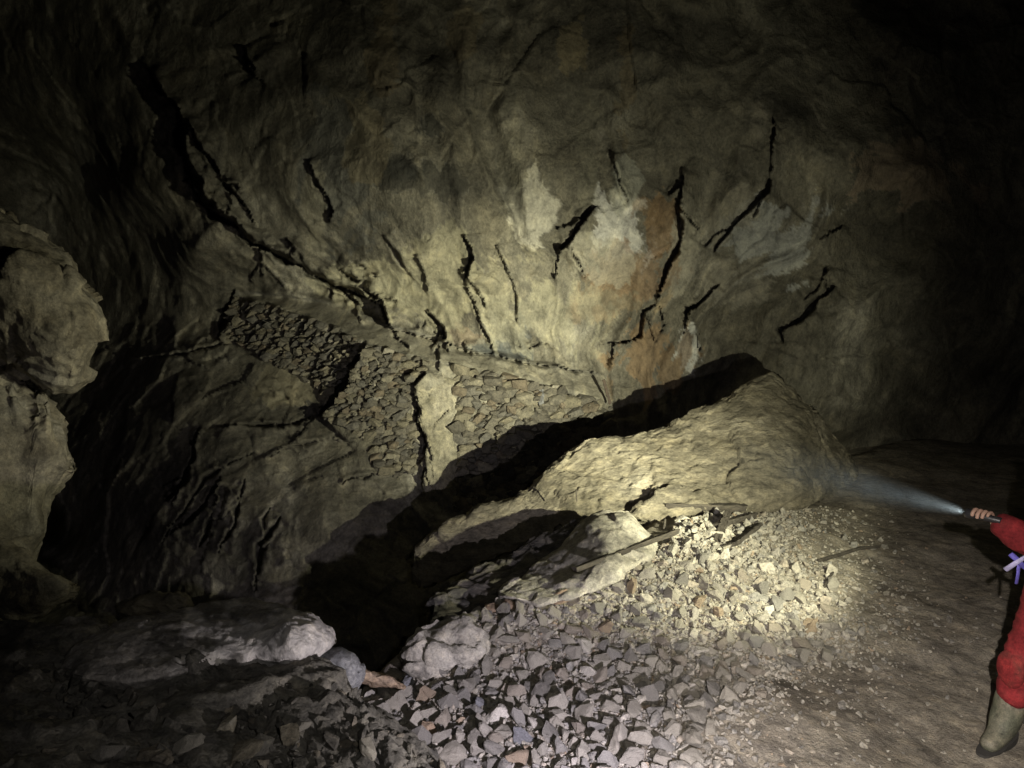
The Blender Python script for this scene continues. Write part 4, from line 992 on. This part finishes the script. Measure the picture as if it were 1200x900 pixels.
def boot(an, fwd):
    fwd = np.array(fwd, float); fwd /= np.linalg.norm(fwd); base = V3(an[0], an[1], 0)
    gz = float(height(np.array([an[0]]), np.array([an[1]]))[0])
    z0 = gz + 0.03
    m_ = skin_mesh('boot', [[(base + V3(0, 0, .30 + gz), .068), (base + V3(0, 0, .2 + gz), .064), (base + V3(0, 0, .11 + gz), .056), (base - fwd * .03 + V3(0, 0, .052 + gz), .052)],
                            [2, (base + fwd * .06 + V3(0, 0, .075 + gz), .052), (base + fwd * .13 + V3(0, 0, .055 + gz), (.046, .04)), (base + fwd * .19 + V3(0, 0, .045 + gz), (.036, .03))]])
    for v_ in m_.vertices: v_.co.z = max(v_.co.z, gz + 0.022)
    for f in m_.polygons: f.use_smooth = True
    o_ = link('boot', m_, M_rubber, person)
    bm = bmesh.new(); side = np.cross(fwd, V3(0, 0, 1)); top_, bot_ = [], []
    for k in range(28):
        t = k / 28 * 2 * math.pi; a = math.cos(t); b2 = math.sin(t)
        wd = (.047 if a > 0.2 else .041) * (1 - .1 * max(0, a))
        p = base + fwd * (.065 + .165 * a) + side * wd * np.sign(b2) * abs(b2) ** .6
        top_.append(bm.verts.new(p + V3(0, 0, gz + .030))); bot_.append(bm.verts.new(p + V3(0, 0, gz - .004)))
    for k in range(28): bm.faces.new((top_[k], top_[(k + 1) % 28], bot_[(k + 1) % 28], bot_[k]))
    bm.faces.new(top_); bm.faces.new(bot_); bmesh.ops.recalc_face_normals(bm, faces=bm.faces)
    m2 = bpy.data.meshes.new('sole'); bm.to_mesh(m2); bm.free(); link('sole', m2, M_sole, o_)
boot(AN, (-0.75, -0.45, 0)); boot(AF, (-1, 0.1, 0))
def pad(kn, fwd):
    fwd = np.array(fwd, float); fwd /= np.linalg.norm(fwd); bm = bmesh.new()
    bmesh.ops.create_icosphere(bm, subdivisions=3, radius=1)
    rot = Vector(fwd).to_track_quat('X', 'Z').to_matrix()
    for v_ in bm.verts: v_.co = rot @ Vector((v_.co.x * .026, v_.co.y * .068, v_.co.z * .09)) + Vector(kn + fwd * .053 + V3(0, 0, -.035))
    for f in bm.faces: f.smooth = True
    m_ = bpy.data.meshes.new('knee_pad'); bm.to_mesh(m_); bm.free(); link('knee_pad', m_, M_red2, person)
pad(KN, (-1, -.25, 0)); pad(KF, (-1, 0, 0))
# belt and the loose ends of the blue webbing
ring = [pel + V3(.158 * math.cos(t), .165 * math.sin(t), .045) for t in np.linspace(0, 2 * math.pi, 33)]
link('belt', tube_mesh('belt', ring, [(.012, .022)] * 33, 8, False), M_black, person)
link('strap', tube_mesh('strap', [P(1178, 668, 3.0), P(1190, 660, 2.97), P(1203, 652, 2.97), P(1222, 645, 3.0)], [(.004, .011)] * 4, 8), M_web2, person)
link('strap', tube_mesh('strap', [P(1184, 649, 2.985), P(1192, 656, 2.975), P(1200, 664, 2.985), P(1216, 672, 3.02)], [(.004, .012)] * 4, 8), M_web, person)
link('strap', tube_mesh('strap', [P(1194, 660, 2.99), P(1193, 672, 3.0), P(1191, 684, 3.01)], [(.004, .008)] * 3, 8), M_web, person)
# helmet with a headlamp
bm = bmesh.new(); bmesh.ops.create_uvsphere(bm, u_segments=28, v_segments=16, radius=1)
bmesh.ops.delete(bm, geom=[v_ for v_ in bm.verts if v_.co.z < -0.12], context='VERTS')
for v_ in bm.verts:
    k = 1.12 if v_.co.z < 0.02 else 1.0
    v_.co = Vector((v_.co.x * .128 * k, v_.co.y * .108 * k, v_.co.z * .115)) + Vector((2.565, 2.97, 1.672))
for f in bm.faces: f.smooth = True
m_ = bpy.data.meshes.new('helmet'); bm.to_mesh(m_); bm.free(); hel = link('helmet', m_, M_helm, person)
link('headlamp', tube_mesh('headlamp', [(2.46, 2.95, 1.715), (2.44, 2.948, 1.715), (2.42, 2.945, 1.714), (2.415, 2.945, 1.714)], [.026, .03, .03, .024], 16), M_black, hel)
for sy in (-.03, .03):
    bm = bmesh.new(); bmesh.ops.create_uvsphere(bm, u_segments=12, v_segments=8, radius=.0115)
    bmesh.ops.translate(bm, verts=bm.verts, vec=(2.4835, 2.97 + sy, 1.634))
    m_ = bpy.data.meshes.new('eye'); bm.to_mesh(m_); bm.free(); link('eye', m_, M_eye, person)
bm = bmesh.new(); bmesh.ops.create_icosphere(bm, subdivisions=4, radius=1)
bmesh.ops.delete(bm, geom=[v_ for v_ in bm.verts if v_.co.z < -0.35 or (v_.co.x < -0.25 and v_.co.z < 0.45)], context='VERTS')
for v_ in bm.verts: v_.co = Vector((2.567 + v_.co.x * .104, 2.97 + v_.co.y * .081, 1.63 + v_.co.z * .117))
m_ = bpy.data.meshes.new('hair'); bm.to_mesh(m_); bm.free(); link('hair', m_, M_hair, person)
# the torch in the hand: a thing of its own
fl_root = bpy.data.objects.new('flashlight', None); C.objects.link(fl_root)
tag(fl_root, 'small black torch switched on, held in the hand of the red suited caver', 'torch')
def on(z_): return T0 + AXT * z_
link('flashlight_body', tube_mesh('barrel', [on(-.15), on(-.148), on(-.05), on(-.045)], [.014, .0165, .0165, .018], 20), M_black, fl_root).name = 'barrel'
link('bezel', tube_mesh('bezel', [on(-.046), on(-.035), on(-.01), on(.0), on(.0), on(-.004)], [.018, .022, .023, .022, .018, .0175], 20), M_black, fl_root)
link('lens', tube_mesh('lens', [on(-.003), on(.001)], [.0165, .016], 20), M_lens, fl_root)


# ------------------------------------------------------------------ lamps
def look(obj, a, b):
    d = Vector(b) - Vector(a)
    obj.location = a; obj.rotation_euler = d.to_track_quat('-Z', 'Y').to_euler()

def lamp(name, pos, target, watts, half, profile, radius=0.012):
    """a real torch: a spot whose reflector gives a hot centre and a weaker corona (profile = [(angle in degrees, colour)])"""
    L_ = bpy.data.lights.new(name, 'SPOT'); L_.energy = watts; L_.spot_size = R(half * 2); L_.spot_blend = 0.25; L_.shadow_soft_size = radius
    L_.use_nodes = True
    nt = L_.node_tree; N = nt.nodes; K = nt.links; N.clear()
    out = N.new('ShaderNodeOutputLight'); em = N.new('ShaderNodeEmission'); em.inputs[1].default_value = 1.0
    tc = N.new('ShaderNodeTexCoord'); sp = N.new('ShaderNodeSeparateXYZ'); ac = N.new('ShaderNodeMath'); ac.operation = 'ARCCOSINE'
    ab = N.new('ShaderNodeMath'); ab.operation = 'ABSOLUTE'
    K.new(tc.outputs['Normal'], sp.inputs[0]); K.new(sp.outputs['Z'], ab.inputs[0]); K.new(ab.outputs[0], ac.inputs[0])
    dv = N.new('ShaderNodeMath'); dv.operation = 'DIVIDE'; dv.inputs[1].default_value = R(90); K.new(ac.outputs[0], dv.inputs[0])
    rp = N.new('ShaderNodeValToRGB'); ramp(rp, [(a / 90, c) for a, c in profile]); rp.color_ramp.interpolation = 'B_SPLINE' if len(profile) > 3 else 'EASE'
    K.new(dv.outputs[0], rp.inputs[0]); K.new(rp.outputs[0], em.inputs[0]); K.new(em.outputs[0], out.inputs[0])
    o_ = bpy.data.objects.new(name, L_); C.objects.link(o_); look(o_, pos, target)
    return o_
TORCH = P(1129, 600, 3.22)
AIM = P(520, 450, 8.4)
def warm(k): return (1.0 * k, 0.972 * k, 0.69 * k)
lamp('torch_beam', TORCH, P(580, 415, 8.5), 4100, 75, [(0, warm(0.95)), (8, warm(0.85)), (14, warm(0.56)), (20, warm(0.29)), (27, warm(0.115)), (34, warm(0.068)), (40, warm(0.075)), (46, warm(0.08)), (50, warm(0.03)), (54, warm(0.005)), (66, warm(0.001)), (75, (0, 0, 0))], 0.014)
lamp('companion_lamp', (0.62, 1.25, 0.99), P(610, 856, 3.2), 310, 75, [(0, (0.90, 0.83, 0.96)), (14, (0.84, 0.77, 0.89)), (24, (0.58, 0.54, 0.56)), (37, (0.46, 0.42, 0.43)), (41, (0.27, 0.25, 0.25)), (47, (0.08, 0.075, 0.073)), (62, (0.04, 0.037, 0.036)), (75, (0, 0, 0))], 0.02)
lamp('headlamp_beam', (2.40, 2.94, 1.714), P(10, 450, 4.4), 430, 40, [(0, warm(1.0)), (5, warm(0.9)), (9, warm(0.5)), (13, warm(0.05)), (20, (0, 0, 0))], 0.015)
lamp('photographer_lamp', (0.22, 0.05, 2.42), P(1060, 850, 3.4), 850, 68, [(0, (1, 0.92, 0.84)), (8, (0.9, 0.82, 0.75)), (14, (0.42, 0.38, 0.35)), (20, (0.11, 0.102, 0.094)), (28, (0.06, 0.058, 0.054)), (36, (0.045, 0.043, 0.041)), (56, (0.045, 0.043, 0.041)), (68, (0, 0, 0))], 0.015)

# thin vapour in front of the torch, cone shaped to draw its beam
ax = Vector(AIM - TORCH).normalized()
bm = bmesh.new()
prof = [(-0.01, 0.012), (0.05, 0.04), (0.2, 0.08), (0.5, 0.15), (0.9, 0.23), (1.25, 0.28), (1.45, 0.2), (1.55, 0.06)]
rows = [[bm.verts.new((r_ * math.cos(t), r_ * math.sin(t), -z_)) for t in np.linspace(0, 2 * math.pi, 24, endpoint=False)] for z_, r_ in prof]
for a_, b_ in zip(rows[:-1], rows[1:]):
    for k in range(24): bm.faces.new((a_[k], a_[(k + 1) % 24], b_[(k + 1) % 24], b_[k]))
bm.faces.new(rows[0]); bm.faces.new(rows[-1]); bmesh.ops.recalc_face_normals(bm, faces=bm.faces)
me = bpy.data.meshes.new('beam_mist'); bm.to_mesh(me); bm.free()
mm = bpy.data.materials.new('vapour'); nt, N, K = nodes_of(mm)
out = N.new('ShaderNodeOutputMaterial'); pv_ = N.new('ShaderNodeVolumePrincipled'); K.new(pv_.outputs[0], out.inputs['Volume'])
pv_.inputs['Color'].default_value = (0.55, 0.68, 1.0, 1); pv_.inputs['Anisotropy'].default_value = 0.0
tc = N.new('ShaderNodeTexCoord'); sp = N.new('ShaderNodeSeparateXYZ'); K.new(tc.outputs['Object'], sp.inputs[0])
def mth(op, a_, b_=None, clamp=False):
    n_ = N.new('ShaderNodeMath'); n_.operation = op; n_.use_clamp = clamp
    for q_, val in ((0, a_), (1, b_)):
        if val is None: continue
        if isinstance(val, (int, float)): n_.inputs[q_].default_value = val
        else: K.new(val, n_.inputs[q_])
    return n_.outputs[0]
rad2 = mth('SQRT', mth('ADD', mth('MULTIPLY', sp.outputs[0], sp.outputs[0]), mth('MULTIPLY', sp.outputs[1], sp.outputs[1])))
lim = mth('ADD', mth('MULTIPLY', sp.outputs[2], -0.19), 0.026)
edge = mth('SUBTRACT', 1.0, mth('DIVIDE', rad2, lim), True)
far = mth('SUBTRACT', 1.0, mth('DIVIDE', mth('MULTIPLY', sp.outputs[2], -1.0), 1.5), True)
nz = N.new('ShaderNodeTexNoise'); nz.inputs['Scale'].default_value = 9; nz.inputs['Detail'].default_value = 3; K.new(tc.outputs['Object'], nz.inputs['Vector'])
dn = mth('MULTIPLY', mth('MULTIPLY', mth('POWER', edge, 1.3), mth('MULTIPLY', mth('MULTIPLY', far, mth('ADD', mth('MULTIPLY', sp.outputs[2], -1.8), 0.3)), nz.outputs['Fac'])), 0.016)
K.new(dn, pv_.inputs['Density'])
o = link('beam_mist', me, mm); o.location = TORCH; o.rotation_euler = ax.to_track_quat('-Z', 'Y').to_euler()
tag(o, 'thin misty breath shaped into the torch beam and lit by it', kind='stuff')
